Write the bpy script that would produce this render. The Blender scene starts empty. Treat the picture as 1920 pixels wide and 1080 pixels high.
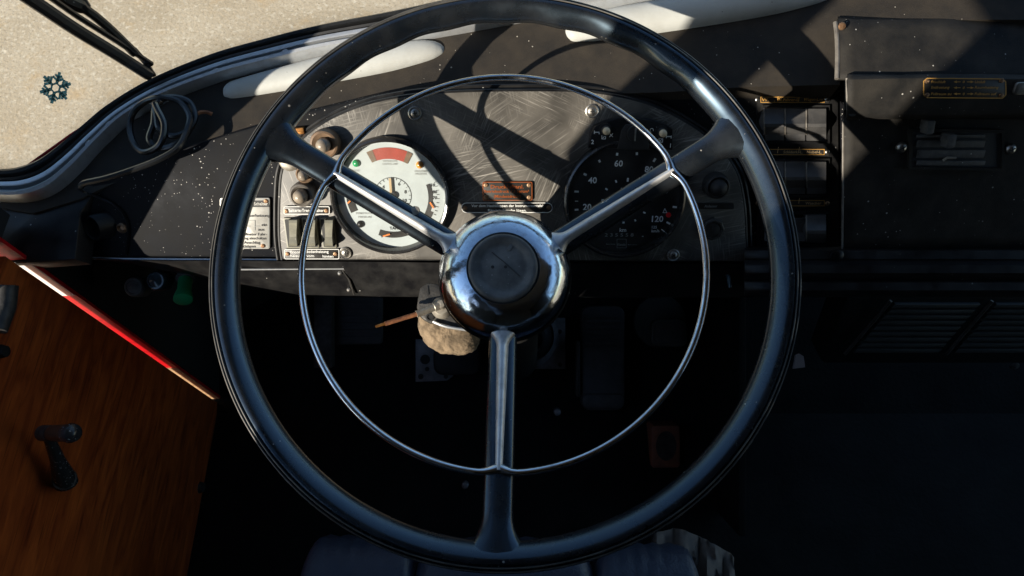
import bpy, math, random
from mathutils import Matrix, Vector
from mathutils.bvhtree import BVHTree
random.seed(7)
S = bpy.context.scene
COL = S.collection
PI = math.pi
R = math.radians

# ------------------------------------------------------------------ camera, sky, sun, exposure
FPX, CX, CY = 1280.0, 960.0, 540.0            # focal length in pixels of the 1920 px wide photograph
EYE = Vector((0, 0, 2.35))
TILT = R(25)                                   # looking 65 degrees down
MD = Matrix.Translation(EYE) @ Matrix.Rotation(TILT, 4, 'X')
cam = bpy.data.cameras.new('camera')
cam.lens = 24; cam.sensor_width = 36; cam.clip_start = 0.02; cam.clip_end = 400
camo = bpy.data.objects.new('camera', cam); COL.objects.link(camo)
camo.matrix_world = MD
S.camera = camo

SUN = Vector((-0.7013, -0.6192, 0.3532)).normalized()      # towards the sun
world = bpy.data.worlds.new('World'); S.world = world; world.use_nodes = True
wn = world.node_tree; wn.nodes.clear()
sky = wn.nodes.new('ShaderNodeTexSky'); sky.sky_type = 'NISHITA'; sky.sun_disc = False
sky.sun_elevation = math.asin(SUN.z); sky.sun_rotation = math.atan2(SUN.x, SUN.y)
sky.air_density = 1.2; sky.dust_density = 0.25; sky.ozone_density = 3.0
bg = wn.nodes.new('ShaderNodeBackground'); bg.inputs[1].default_value = 0.11
wo = wn.nodes.new('ShaderNodeOutputWorld')
wn.links.new(sky.outputs[0], bg.inputs[0]); wn.links.new(bg.outputs[0], wo.inputs[0])
sun = bpy.data.lights.new('sun', 'SUN'); sun.energy = 5.0; sun.angle = R(0.5); sun.color = (1.0, 0.91, 0.77)
suno = bpy.data.objects.new('sun', sun); COL.objects.link(suno)
suno.rotation_euler = SUN.to_track_quat('Z', 'Y').to_euler()
S.view_settings.view_transform = 'Standard'; S.view_settings.look = 'None'
S.view_settings.gamma = 1.0; S.view_settings.use_curve_mapping = False
S.view_settings.exposure = 0.78
S.render.engine = 'CYCLES'
S.cycles.max_bounces = 8; S.cycles.diffuse_bounces = 4; S.cycles.glossy_bounces = 4
S.cycles.transparent_max_bounces = 12
S.cycles.sample_clamp_indirect = 6.0

# ------------------------------------------------------------------ frames: a plane standing in the cab
def ray(u, v, Z):
    return Vector(((u-CX)/FPX*Z, (CY-v)/FPX*Z, -Z))
class Frame:
    """local x right, y up the plane, z out of it; a = how far its top leans away"""
    def __init__(s, u, v, Z, a, b=0.0):
        s.o = ray(u, v, Z)
        s.ex = Vector((math.cos(b), 0, math.sin(b)))
        ey = Vector((0, math.cos(a), -math.sin(a)))
        s.n = s.ex.cross(ey).normalized(); s.ey = s.n.cross(s.ex).normalized()
        m = Matrix.Identity(4)
        for i in range(3):
            m[i][0] = s.ex[i]; m[i][1] = s.ey[i]; m[i][2] = s.n[i]; m[i][3] = s.o[i]
        s.m = MD @ m
    def loc(s, u, v, h=0.0):
        d = ray(u, v, 1.0)
        t = (s.o + s.n*h).dot(s.n)/d.dot(s.n)
        p = d*t - s.o
        return Vector((p.dot(s.ex), p.dot(s.ey), h))
    def sc(s, u, v, h=0.0):                       # metres per photograph pixel there
        p = s.loc(u, v, h); z = -(s.o + s.ex*p.x + s.ey*p.y + s.n*h).z
        return z/FPX
def at(u, v, Z):                                  # world point at a depth
    return MD @ ray(u, v, Z)
def at_plane(u, v, axis, val):                    # world point on an axis plane
    d = (MD.to_3x3() @ ray(u, v, 1.0)); t = (val-EYE[axis])/d[axis]
    return EYE + d*t

# ------------------------------------------------------------------ mesh builder
class MB:
    def __init__(s): s.v = []; s.f = []
    def add(s, vs, fs):
        n = len(s.v); s.v += [tuple(p) for p in vs]; s.f += [tuple(i+n for i in f) for f in fs]; return s
    def box(s, c, size, rz=0, bev=0.0):
        hx, hy, hz = size[0]/2, size[1]/2, size[2]/2
        b = min(bev, hx*.9, hy*.9, hz*.9)
        cr, sr = math.cos(rz), math.sin(rz)
        def T(x, y, z): return (c[0]+x*cr-y*sr, c[1]+x*sr+y*cr, c[2]+z)
        if b <= 0:
            vs = [T(x*hx, y*hy, z*hz) for z in (-1, 1) for y in (-1, 1) for x in (-1, 1)]
            return s.add(vs, [(0,2,3,1), (4,5,7,6), (0,1,5,4), (2,6,7,3), (0,4,6,2), (1,3,7,5)])
        def oct_(h, k):
            return [T(x, y, h) for x, y in ((-hx+k,-hy),(hx-k,-hy),(hx,-hy+k),(hx,hy-k),(hx-k,hy),(-hx+k,hy),(-hx,hy-k),(-hx,-hy+k))]
        def ins(h, k):
            return [T(x, y, h) for x, y in ((-hx+k,-hy+b*.3),(hx-k,-hy+b*.3),(hx-b*.3,-hy+k),(hx-b*.3,hy-k),(hx-k,hy-b*.3),(-hx+k,hy-b*.3),(-hx+b*.3,hy-k),(-hx+b*.3,-hy+k))]
        def top(h):
            k = b
            return [T(x, y, h) for x, y in ((-hx+k*1.6,-hy+k),(hx-k*1.6,-hy+k),(hx-k,-hy+k*1.6),(hx-k,hy-k*1.6),(hx-k*1.6,hy-k),(-hx+k*1.6,hy-k),(-hx+k,hy-k*1.6),(-hx+k,-hy+k*1.6))]
        rings = [oct_(-hz, b), oct_(hz-b, b), ins(hz-b*.3, b*1.2), top(hz)]
        vs = [p for r in rings for p in r]; fs = []
        for i in range(3):
            for j in range(8):
                fs.append((i*8+j, i*8+(j+1)%8, (i+1)*8+(j+1)%8, (i+1)*8+j))
        fs.append(tuple(range(24, 32))); fs.append(tuple(reversed(range(8))))
        return s.add(vs, fs)
    def lathe(s, prof, c=(0,0,0), n=48, close=False, a0=0):
        vs = []; fs = []; m = len(prof)
        for i in range(n):
            t = a0 + 2*PI*i/n
            for r, z in prof: vs.append((c[0]+r*math.cos(t), c[1]+r*math.sin(t), c[2]+z))
        for i in range(n):
            j = (i+1) % n
            for k in range(m-1 if not close else m):
                l = (k+1) % m
                fs.append((i*m+k, j*m+k, j*m+l, i*m+l))
        return s.add(vs, fs)
    def disc(s, c, r, n=40, ry=None):
        vs = [(c[0]+r*math.cos(2*PI*i/n), c[1]+(ry or r)*math.sin(2*PI*i/n), c[2]) for i in range(n)]
        return s.add(vs, [tuple(range(n))])
    def tube(s, pts, r, n=10, closed=False, caps=True):
        pts = [Vector(p) for p in pts]; m = len(pts)
        rs = r if isinstance(r, (list, tuple)) else [r]*m
        prev = None; vs = []
        for i, p in enumerate(pts):
            a = pts[(i-1) % m] if closed or i > 0 else p
            b = pts[(i+1) % m] if closed or i < m-1 else p
            t = (b-a).normalized()
            if prev is None:
                u = t.orthogonal().normalized()
            else:
                u = (prev - t*prev.dot(t)).normalized()
            prev = u; w = t.cross(u)
            for k in range(n):
                q = 2*PI*k/n
                vs.append(p + (u*math.cos(q)+w*math.sin(q))*rs[i])
        fs = []
        for i in range(m if closed else m-1):
            j = (i+1) % m
            for k in range(n):
                l = (k+1) % n
                fs.append((i*n+k, i*n+l, j*n+l, j*n+k))
        if caps and not closed:
            fs.append(tuple(reversed(range(n)))); fs.append(tuple(range((m-1)*n, m*n)))
        return s.add(vs, fs)
    def prism(s, poly, z0, z1, bev=0.0):
        n = len(poly)
        area = sum(poly[i][0]*poly[(i+1)%n][1]-poly[(i+1)%n][0]*poly[i][1] for i in range(n))
        if area < 0: poly = list(reversed(poly))
        rings = [[(p[0], p[1], z0) for p in poly]]
        if bev > 0:
            rings.append([(p[0], p[1], z1-bev) for p in poly])
            ip = inset(poly, bev*.3); rings.append([(p[0], p[1], z1-bev*.3) for p in ip])
            ip = inset(poly, bev); rings.append([(p[0], p[1], z1) for p in ip])
        else:
            rings.append([(p[0], p[1], z1) for p in poly])
        vs = [p for r in rings for p in r]; fs = []
        for i in range(len(rings)-1):
            for j in range(n):
                k = (j+1) % n
                fs.append((i*n+j, i*n+k, (i+1)*n+k, (i+1)*n+j))
        fs.append(tuple(range((len(rings)-1)*n, len(rings)*n))); fs.append(tuple(reversed(range(n))))
        return s.add(vs, fs)
    def grid(s, rows, closed_u=False):
        n = len(rows[0]); vs = [p for r in rows for p in r]; fs = []
        for i in range(len(rows)-1):
            for j in range(n if closed_u else n-1):
                k = (j+1) % n
                fs.append((i*n+j, i*n+k, (i+1)*n+k, (i+1)*n+j))
        return s.add(vs, fs)
    def build(s, name, mat, parent=None, smooth=40, m=None, solid=0.0):
        me = bpy.data.meshes.new(name); me.from_pydata(s.v, [], s.f); me.update()
        if mat: me.materials.append(mat)
        if smooth:
            me.polygons.foreach_set('use_smooth', [True]*len(me.polygons))
            me.set_sharp_from_angle(angle=R(smooth))
        o = bpy.data.objects.new(name, me); COL.objects.link(o)
        if parent: o.parent = parent
        elif m is not None: o.matrix_world = m
        if solid:
            md = o.modifiers.new('thickness', 'SOLIDIFY'); md.thickness = solid; md.offset = -1
        return o
def inset(poly, d):
    n = len(poly); out = []
    for i in range(n):
        a = Vector(poly[i-1][:2]); b = Vector(poly[i][:2]); c = Vector(poly[(i+1) % n][:2])
        e1 = (b-a); e2 = (c-b)
        n1 = Vector((-e1.y, e1.x)).normalized() if e1.length else Vector((0, 0))
        n2 = Vector((-e2.y, e2.x)).normalized() if e2.length else n1
        q = n1+n2
        q = q/max(q.dot(n1), .35) if q.length > 1e-6 else n1
        out.append((b.x+q.x*d, b.y+q.y*d))
    return out
def rrect(cx, cy, w, h, r, n=4, rot=0):
    pts = []
    for k, (sx, sy) in enumerate(((1,1), (-1,1), (-1,-1), (1,-1))):
        for i in range(n+1):
            t = PI/2*(k+i/n)
            x = sx*(w/2-r)+r*math.cos(t); y = sy*(h/2-r)+r*math.sin(t)
            pts.append((cx+x*math.cos(rot)-y*math.sin(rot), cy+x*math.sin(rot)+y*math.cos(rot)))
    return pts
def spline(pts, k=6):
    P = [Vector(p) for p in pts]; out = []
    for i in range(len(P)-1):
        a = P[max(i-1, 0)]; b = P[i]; c = P[i+1]; d = P[min(i+2, len(P)-1)]
        for j in range(k):
            t = j/k
            out.append(0.5*((2*b)+(c-a)*t+(2*a-5*b+4*c-d)*t*t+(3*b-a-3*c+d)*t**3))
    out.append(P[-1]); return out

def thing(name, label, cat, m, group=None):
    o = bpy.data.objects.new(name, None); COL.objects.link(o); o.empty_display_size = .02
    o.matrix_world = m; o['label'] = label; o['category'] = cat
    if group: o['group'] = group
    return o
def tag(o, label, cat, group=None):
    o['label'] = label; o['category'] = cat
    if group: o['group'] = group
    return o
def struct(o, label=None):
    o['kind'] = 'structure'
    if label: o['label'] = label
    return o

_tc = {}
def text_geo(s, bold=0.0):
    k = (s, bold)
    if k not in _tc:
        c = bpy.data.curves.new('t', 'FONT'); c.body = s; c.size = 1; c.resolution_u = 2
        c.align_x = 'CENTER'; c.align_y = 'BOTTOM_BASELINE' if False else 'CENTER'; c.offset = bold
        o = bpy.data.objects.new('t', c)
        me = bpy.data.meshes.new_from_object(o)
        _tc[k] = ([tuple(v.co) for v in me.vertices], [tuple(p.vertices) for p in me.polygons])
        bpy.data.objects.remove(o); bpy.data.curves.remove(c); bpy.data.meshes.remove(me)
    return _tc[k]
def put_text(mb, fr, s, u, v, cap, h, width=None, rot=0, bold=0.012, org=(0,0)):
    """centred at a photograph pixel, cap height (and width) in photograph pixels"""
    vs, fs = text_geo(s, bold)
    if not vs: return
    sc = fr.sc(u, v, h); p = fr.loc(u, v, h)
    x0 = min(a[0] for a in vs); x1 = max(a[0] for a in vs)
    y0 = min(a[1] for a in vs); y1 = max(a[1] for a in vs)
    sy = cap/0.70*sc; sx = width*sc/(x1-x0) if width else sy
    cr, sr = math.cos(rot), math.sin(rot); out = []
    for a in vs:
        x = (a[0]-(x0+x1)/2)*sx; y = (a[1]-(y0+y1)/2)*sy
        out.append((p.x+x*cr-y*sr-org[0], p.y+x*sr+y*cr-org[1], h))
    mb.add(out, fs)

# ------------------------------------------------------------------ materials
def mat(name, col, rough=.5, metal=0.0, col2=None, nscale=30, ncon=(.35, .65), bump=0.0, bscale=300, specks=0.0,
        speck_scale=140, speck_col=(.5, .48, .44), rvar=0.0, stretch=None, coat=0.0, spec=.5, distort=0.0, bump2=0.0, b2scale=40, stint=None):
    m = bpy.data.materials.new(name); m.use_nodes = True
    nt = m.node_tree; N = nt.nodes; L = nt.links
    b = N['Principled BSDF']
    b.inputs['Base Color'].default_value = (*col, 1); b.inputs['Roughness'].default_value = rough
    b.inputs['Metallic'].default_value = metal; b.inputs['Coat Weight'].default_value = coat
    b.inputs['Specular IOR Level'].default_value = spec
    if stint: b.inputs['Specular Tint'].default_value = (*stint, 1)
    tc = N.new('ShaderNodeTexCoord'); vec = tc.outputs['Object']
    svec = vec
    if stretch:
        mp = N.new('ShaderNodeMapping'); mp.inputs['Scale'].default_value = stretch; L.new(vec, mp.inputs[0]); svec = mp.outputs[0]
    out = None
    if col2:
        n1 = N.new('ShaderNodeTexNoise'); n1.inputs['Scale'].default_value = nscale; n1.inputs['Detail'].default_value = 7
        n1.inputs['Roughness'].default_value = .62; n1.inputs['Distortion'].default_value = distort
        L.new(svec, n1.inputs['Vector'])
        r1 = N.new('ShaderNodeMapRange'); r1.inputs[1].default_value = ncon[0]; r1.inputs[2].default_value = ncon[1]
        L.new(n1.outputs['Fac'], r1.inputs[0])
        mx = N.new('ShaderNodeMix'); mx.data_type = 'RGBA'
        mx.inputs[6].default_value = (*col, 1); mx.inputs[7].default_value = (*col2, 1)
        L.new(r1.outputs[0], mx.inputs[0]); out = mx.outputs[2]
        if rvar:
            rr = N.new('ShaderNodeMapRange'); rr.inputs[3].default_value = rough; rr.inputs[4].default_value = min(1, rough+rvar)
            L.new(r1.outputs[0], rr.inputs[0]); L.new(rr.outputs[0], b.inputs['Roughness'])
    if specks:
        vo = N.new('ShaderNodeTexVoronoi'); vo.inputs['Scale'].default_value = speck_scale
        L.new(vec, vo.inputs['Vector'])
        sp = N.new('ShaderNodeSeparateColor'); L.new(vo.outputs['Color'], sp.inputs[0])
        # radius of the dust grain varies from cell to cell, most cells have none
        rad = N.new('ShaderNodeMapRange'); rad.inputs[1].default_value = 1-specks; rad.inputs[2].default_value = 1.0
        rad.inputs[3].default_value = 0.0; rad.inputs[4].default_value = .26
        L.new(sp.outputs[0], rad.inputs[0])
        cl = N.new('ShaderNodeTexNoise'); cl.inputs['Scale'].default_value = 14; cl.inputs['Detail'].default_value = 3; L.new(vec, cl.inputs['Vector'])
        cr_ = N.new('ShaderNodeMapRange'); cr_.inputs[1].default_value = .40; cr_.inputs[2].default_value = .66; cr_.inputs[3].default_value = .42; L.new(cl.outputs['Fac'], cr_.inputs[0])
        mr_ = N.new('ShaderNodeMath'); mr_.operation = 'MULTIPLY'; L.new(rad.outputs[0], mr_.inputs[0]); L.new(cr_.outputs[0], mr_.inputs[1])
        lt = N.new('ShaderNodeMath'); lt.operation = 'LESS_THAN'
        L.new(vo.outputs['Distance'], lt.inputs[0]); L.new(mr_.outputs[0], lt.inputs[1])
        mx2 = N.new('ShaderNodeMix'); mx2.data_type = 'RGBA'
        mx2.inputs[6].default_value = (*col, 1); mx2.inputs[7].default_value = (*speck_col, 1)
        if out: L.new(out, mx2.inputs[6])
        L.new(lt.outputs[0], mx2.inputs[0]); out = mx2.outputs[2]
    if out: L.new(out, b.inputs['Base Color'])
    last = None
    for amt, scl in ((bump, bscale), (bump2, b2scale)):
        if not amt: continue
        nb = N.new('ShaderNodeTexNoise'); nb.inputs['Scale'].default_value = scl; nb.inputs['Detail'].default_value = 3
        L.new(vec, nb.inputs['Vector'])
        bp = N.new('ShaderNodeBump'); bp.inputs['Strength'].default_value = amt; bp.inputs['Distance'].default_value = 0.6/scl
        L.new(nb.outputs['Fac'], bp.inputs['Height'])
        if last: L.new(last, bp.inputs['Normal'])
        last = bp.outputs[0]
    if last: L.new(last, b.inputs['Normal'])
    return m

M = {}
M['rim'] = mat('rim_bakelite', (.004,.006,.009), .22, col2=(.012,.0125,.014), nscale=25, specks=.10, speck_scale=260, speck_col=(.25,.24,.22), rvar=.10, spec=1.0, coat=.35, stint=(.55,.78,1.0))  # blue sky reflection put into the base colour and specular tint
M['chrome'] = mat('chrome', (.80,.81,.82), .10, 1.0, col2=(.45,.45,.45), nscale=60, ncon=(.45,.75), rvar=.22, bump=.03, bscale=500)
M['soft_chrome'] = mat('soft_chrome', (.74,.74,.74), .50, .85, col2=(.36,.36,.35), nscale=60, ncon=(.45,.8), rvar=.15)
M['worn_chrome'] = mat('worn_chrome', (.64,.71,.80), .12, 1.0, col2=(.30,.33,.37), nscale=110, ncon=(.50,.85), rvar=.28, bump=.05, bscale=700, bump2=.06, b2scale=30)
M['steel'] = mat('screw_steel', (.55,.54,.51), .32, 1.0, col2=(.28,.26,.23), nscale=150, rvar=.2)
M['rusty_screw'] = mat('rusty_screw', (.34,.22,.13), .5, .7, col2=(.16,.08,.04), nscale=200)
M['rubber'] = mat('rubber', (.045,.044,.043), .6, col2=(.12,.117,.11), nscale=70, specks=.06, speck_scale=300, rvar=.2)
M['rocker_black'] = mat('rocker_black', (.05,.050,.052), .28, col2=(.085,.082,.08), nscale=60, rvar=.15, specks=.06, speck_scale=260)
M['black'] = mat('black_plastic', (.007,.007,.008), .30, spec=.3, col2=(.018,.0175,.017), nscale=40, specks=.10, speck_scale=200, speck_col=(.3,.29,.27), rvar=.2)
M['matt_black'] = mat('matt_black', (.010,.010,.010), .6, col2=(.022,.021,.02), nscale=30)
M['dash'] = mat('black_dash_paint', (.006,.007,.010), .5, spec=.06, col2=(.015,.015,.0155), nscale=22, specks=.8, speck_scale=300, speck_col=(.42,.40,.37), bump=.03, bscale=420, rvar=.2)
M['vinyl'] = mat('dusty_vinyl', (.016,.0155,.0155), .65, spec=.15, col2=(.050,.041,.031), nscale=30, ncon=(.20,.85), specks=.16, speck_scale=240, speck_col=(.38,.35,.30), bump=.35, bscale=900)
M['vinyl2'] = mat('woven_vinyl', (.011,.011,.011), .65, spec=.15, col2=(.038,.034,.029), nscale=24, ncon=(.36,.75), specks=.22, speck_scale=260, speck_col=(.36,.35,.32), bump=.4, bscale=1000)
M['pad'] = mat('pad_grey', (.43,.44,.42), .6, col2=(.36,.36,.335), nscale=30, ncon=(.45,.8), specks=.06, speck_scale=220, speck_col=(.12,.11,.1), bump=.05, bscale=200)
M['alu'] = mat('dull_aluminium', (.60,.62,.64), .34, .7, col2=(.42,.42,.41), nscale=120, ncon=(.5,.85), rvar=.1, bump=.04, bscale=200)
M['seal'] = mat('window_rubber', (.012,.013,.015), .42, col2=(.025,.025,.026), nscale=50)
M['red'] = mat('red_paint', (.50,.006,.010), .35, col2=(.16,.006,.008), nscale=60, ncon=(.5,.8), spec=.3)
M['white_edge'] = mat('white_edge', (.75,.72,.70), .4)
M['ply'] = mat('plywood_edge', (.50,.33,.18), .7, col2=(.30,.17,.08), nscale=80)
M['cable'] = mat('cable_rubber', (.008,.009,.010), .28, spec=.7)
M['brown'] = mat('brown_bakelite', (.20,.125,.075), .5, col2=(.12,.08,.05), nscale=90)
M['greyknob'] = mat('grey_knob', (.16,.145,.125), .5, col2=(.09,.08,.07), nscale=90)
M['ivory'] = mat('ivory_button', (.62,.50,.32), .4)
M['rocker'] = mat('grey_rocker', (.25,.24,.185), .5, col2=(.17,.165,.13), nscale=70, specks=.1, speck_scale=300)
M['plate'] = mat('aluminium_plate', (.50,.49,.45), .45, .5, col2=(.36,.35,.32), nscale=60)
M['plate_black'] = mat('plate_black', (.016,.015,.014), .38, .0, col2=(.03,.028,.025), nscale=80)
M['ink'] = mat('ink', (.02,.02,.02), .6)
M['white'] = mat('white_print', (.80,.80,.76), .5)
M['gold'] = mat('gold_print', (.60,.32,.075), .5, .2)
M['copper'] = mat('copper_print', (.50,.13,.035), .4, .6)
M['dial'] = mat('white_dial', (.50,.55,.55), .5, col2=(.42,.46,.46), nscale=25, specks=.03, speck_scale=200, speck_col=(.2,.2,.2))
M['dial_black'] = mat('black_dial', (.008,.008,.009), .5)
M['grey_print'] = mat('grey_print', (.30,.31,.30), .6)
M['dim_white'] = mat('dial_white', (.90,.92,.92), .5)
M['green'] = mat('green_lens', (.01,.30,.10), .2, coat=.5)
M['green_knob'] = mat('green_plastic', (.012,.26,.095), .3, coat=.3)
M['amber'] = mat('amber_lens', (.70,.30,.06), .2, coat=.5)
M['red_lens'] = mat('red_lens', (.40,.08,.06), .3, col2=(.32,.07,.05), nscale=90)
M['red_dot'] = mat('red_dot', (.95,.01,.02), .4)
M['orange'] = mat('orange_needle', (.85,.22,.03), .45)
M['beige'] = mat('beige_needle', (.50,.36,.20), .5)
M['rust'] = mat('rust', (.36,.15,.06), .75, .2, col2=(.16,.06,.03), nscale=160, bump=.3, bscale=600)
M['zinc'] = mat('zinc_sleeve', (.42,.39,.33), .5, .6, col2=(.26,.23,.19), nscale=120)
M['felt'] = mat('felt_gaiter', (.24,.175,.11), .95, col2=(.09,.065,.04), nscale=70, ncon=(.38,.66), bump=.5, bscale=260, bump2=.5, b2scale=60)
M['cast'] = mat('cast_black', (.03,.029,.028), .5, .3, col2=(.07,.066,.06), nscale=90, bump=.2, bscale=200)
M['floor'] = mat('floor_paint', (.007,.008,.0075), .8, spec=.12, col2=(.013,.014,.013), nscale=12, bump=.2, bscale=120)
M['floor_metal'] = mat('floor_plate', (.30,.30,.31), .5, .4, col2=(.15,.15,.15), nscale=40)
M['pedal'] = mat('pedal_rubber', (.055,.056,.058), .6, col2=(.085,.085,.085), nscale=60)
M['pedal_green'] = mat('pedal_green_grey', (.06,.075,.072), .5, col2=(.085,.095,.09), nscale=60)
M['orange_box'] = mat('orange_tin', (.30,.10,.05), .6, col2=(.16,.07,.045), nscale=40)
M['leather'] = mat('blue_leather', (.034,.046,.075), .42, col2=(.046,.058,.086), nscale=40, bump=.5, bscale=330)
M['cloth'] = mat('grey_cloth', (.17,.15,.13), .95, col2=(.135,.12,.105), nscale=50, bump=.5, bscale=500)
M['shell'] = mat('cab_lining', (.05,.047,.043), .8)
M['shell_dark'] = mat('cab_dark', (.012,.012,.012), .8)
def sticker():
    m = bpy.data.materials.new('teal_sticker'); m.use_nodes = True; nt = m.node_tree; N = nt.nodes; N.clear()
    o = N.new('ShaderNodeOutputMaterial'); d = N.new('ShaderNodeBsdfDiffuse'); d.inputs[0].default_value = (.16,.27,.29,1)
    t = N.new('ShaderNodeBsdfTranslucent'); t.inputs[0].default_value = (.36,.58,.61,1); x = N.new('ShaderNodeMixShader'); x.inputs[0].default_value = .65
    nt.links.new(d.outputs[0], x.inputs[1]); nt.links.new(t.outputs[0], x.inputs[2]); nt.links.new(x.outputs[0], o.inputs[0]); return m
M['snow'] = sticker()
M['copper_tip'] = mat('brass_tag', (.50,.24,.07), .4, .8, col2=(.25,.10,.03), nscale=200)
M['crank'] = mat('worn_crank', (.035,.037,.04), .18, .3, col2=(.42,.43,.44), nscale=320, ncon=(.60,.70), rvar=.15)
M['slat'] = mat('slat_grey', (.035,.04,.038), .5, col2=(.05,.052,.05), nscale=40)
M['cap_rubber'] = mat('cap_rubber', (.075,.074,.072), .5, col2=(.17,.165,.155), nscale=55, ncon=(.35,.7), specks=.15, speck_scale=420, speck_col=(.3,.29,.27), rvar=.2)
M['bead'] = mat('highlight_bead', (.10,.092,.08), .4, col2=(.03,.029,.028), nscale=40, ncon=(.4,.7))  # lighter tone paints the sunlit lines along the rim ridges
M['knob_cap'] = mat('knob_cap', (.30,.25,.19), .4, col2=(.17,.14,.11), nscale=90)
M['bright_screw'] = mat('bright_screw', (.75,.77,.80), .3, .4)
M['bezel'] = mat('gauge_bezel', (.014,.014,.015), .16, spec=.8, col2=(.03,.029,.028), nscale=60, rvar=.12)
M['lens'] = mat('blue_lens', (.035,.06,.07), .15, coat=.5)

# worn, brush-scratched paint of the instrument panel
def scratched():
    m = bpy.data.materials.new('scratched_panel'); m.use_nodes = True
    nt = m.node_tree; N = nt.nodes; L = nt.links; b = N['Principled BSDF']
    tc = N.new('ShaderNodeTexCoord')
    V = tc.outputs['Object']
    acc = None
    for i, (an, ln, wd, ms) in enumerate(((R(-68), 34, 640, 17), (R(-12), 26, 560, 13), (R(24), 30, 700, 21), (R(78), 40, 600, 15), (R(-35), 18, 500, 11))):
        mp = N.new('ShaderNodeMapping'); mp.inputs['Rotation'].default_value = (0, 0, an); mp.inputs['Location'].default_value = (i*.37, i*.21, i*.5); L.new(V, mp.inputs[0])
        mq = N.new('ShaderNodeMapping'); mq.inputs['Scale'].default_value = (ln, wd, 40); L.new(mp.outputs[0], mq.inputs[0])
        st = N.new('ShaderNodeTexNoise'); st.inputs['Scale'].default_value = 1; st.inputs['Detail'].default_value = 2; st.inputs['Distortion'].default_value = .5; L.new(mq.outputs[0], st.inputs['Vector'])
        rs = N.new('ShaderNodeMapRange'); rs.inputs[1].default_value = .54; rs.inputs[2].default_value = .74; L.new(st.outputs['Fac'], rs.inputs[0])
        mk = N.new('ShaderNodeTexNoise'); mk.inputs['Scale'].default_value = ms; mk.inputs['Detail'].default_value = 3; L.new(mp.outputs[0], mk.inputs['Vector'])
        rm = N.new('ShaderNodeMapRange'); rm.inputs[1].default_value = .50; rm.inputs[2].default_value = .68; L.new(mk.outputs['Fac'], rm.inputs[0])
        mm = N.new('ShaderNodeMath'); mm.operation = 'MULTIPLY'; L.new(rs.outputs[0], mm.inputs[0]); L.new(rm.outputs[0], mm.inputs[1])
        if acc is None: acc = mm.outputs[0]
        else:
            mx_ = N.new('ShaderNodeMath'); mx_.operation = 'MAXIMUM'; L.new(acc, mx_.inputs[0]); L.new(mm.outputs[0], mx_.inputs[1]); acc = mx_.outputs[0]
    n2 = N.new('ShaderNodeTexNoise'); n2.inputs['Scale'].default_value = 16; n2.inputs['Detail'].default_value = 5; L.new(tc.outputs['Object'], n2.inputs['Vector'])
    r2 = N.new('ShaderNodeMapRange'); r2.inputs[1].default_value = .36; r2.inputs[2].default_value = .64; L.new(n2.outputs['Fac'], r2.inputs[0])
    base = N.new('ShaderNodeMix'); base.data_type = 'RGBA'; base.inputs[6].default_value = (.028,.0255,.022,1); base.inputs[7].default_value = (.125,.114,.098,1)
    L.new(r2.outputs[0], base.inputs[0])
    fin = N.new('ShaderNodeMix'); fin.data_type = 'RGBA'; fin.inputs[7].default_value = (.33,.31,.275,1)
    L.new(base.outputs[2], fin.inputs[6]); L.new(acc, fin.inputs[0])
    L.new(fin.outputs[2], b.inputs['Base Color']); b.inputs['Roughness'].default_value = .5
    bp = N.new('ShaderNodeBump'); bp.inputs['Strength'].default_value = .12; bp.inputs['Distance'].default_value = .001
    L.new(acc, bp.inputs['Height']); L.new(bp.outputs[0], b.inputs['Normal'])
    return m
M['panel'] = scratched()

def wood():
    m = bpy.data.materials.new('varnished_wood'); m.use_nodes = True
    nt = m.node_tree; N = nt.nodes; L = nt.links; b = N['Principled BSDF']
    tc = N.new('ShaderNodeTexCoord')
    mp = N.new('ShaderNodeMapping'); mp.inputs['Scale'].default_value = (1, 2.2, 11); L.new(tc.outputs['Object'], mp.inputs[0])
    n1 = N.new('ShaderNodeTexNoise'); n1.inputs['Scale'].default_value = 5; n1.inputs['Detail'].default_value = 8; n1.inputs['Distortion'].default_value = 1.2
    L.new(mp.outputs[0], n1.inputs['Vector'])
    mp2 = N.new('ShaderNodeMapping'); mp2.inputs['Scale'].default_value = (1, 6, 240); L.new(tc.outputs['Object'], mp2.inputs[0])
    n2 = N.new('ShaderNodeTexNoise'); n2.inputs['Scale'].default_value = 2; n2.inputs['Detail'].default_value = 3; L.new(mp2.outputs[0], n2.inputs['Vector'])
    cr = N.new('ShaderNodeValToRGB'); e = cr.color_ramp.elements
    e[0].position = .3; e[0].color = (.22,.040,.010,1); e[1].position = .80; e[1].color = (.62,.142,.028,1)
    L.new(n1.outputs['Fac'], cr.inputs[0])
    st = N.new('ShaderNodeMapRange'); st.inputs[1].default_value = .30; st.inputs[2].default_value = .45; st.inputs[3].default_value = .45; st.inputs[4].default_value = 1
    L.new(n2.outputs['Fac'], st.inputs[0])
    mx = N.new('ShaderNodeMix'); mx.data_type = 'RGBA'; mx.blend_type = 'MULTIPLY'; mx.inputs[0].default_value = 1
    L.new(cr.outputs[0], mx.inputs[6]); L.new(st.outputs[0], mx.inputs[7])
    L.new(mx.outputs[2], b.inputs['Base Color']); b.inputs['Roughness'].default_value = .32; b.inputs['Coat Weight'].default_value = .3
    return m
M['wood'] = wood()

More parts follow.
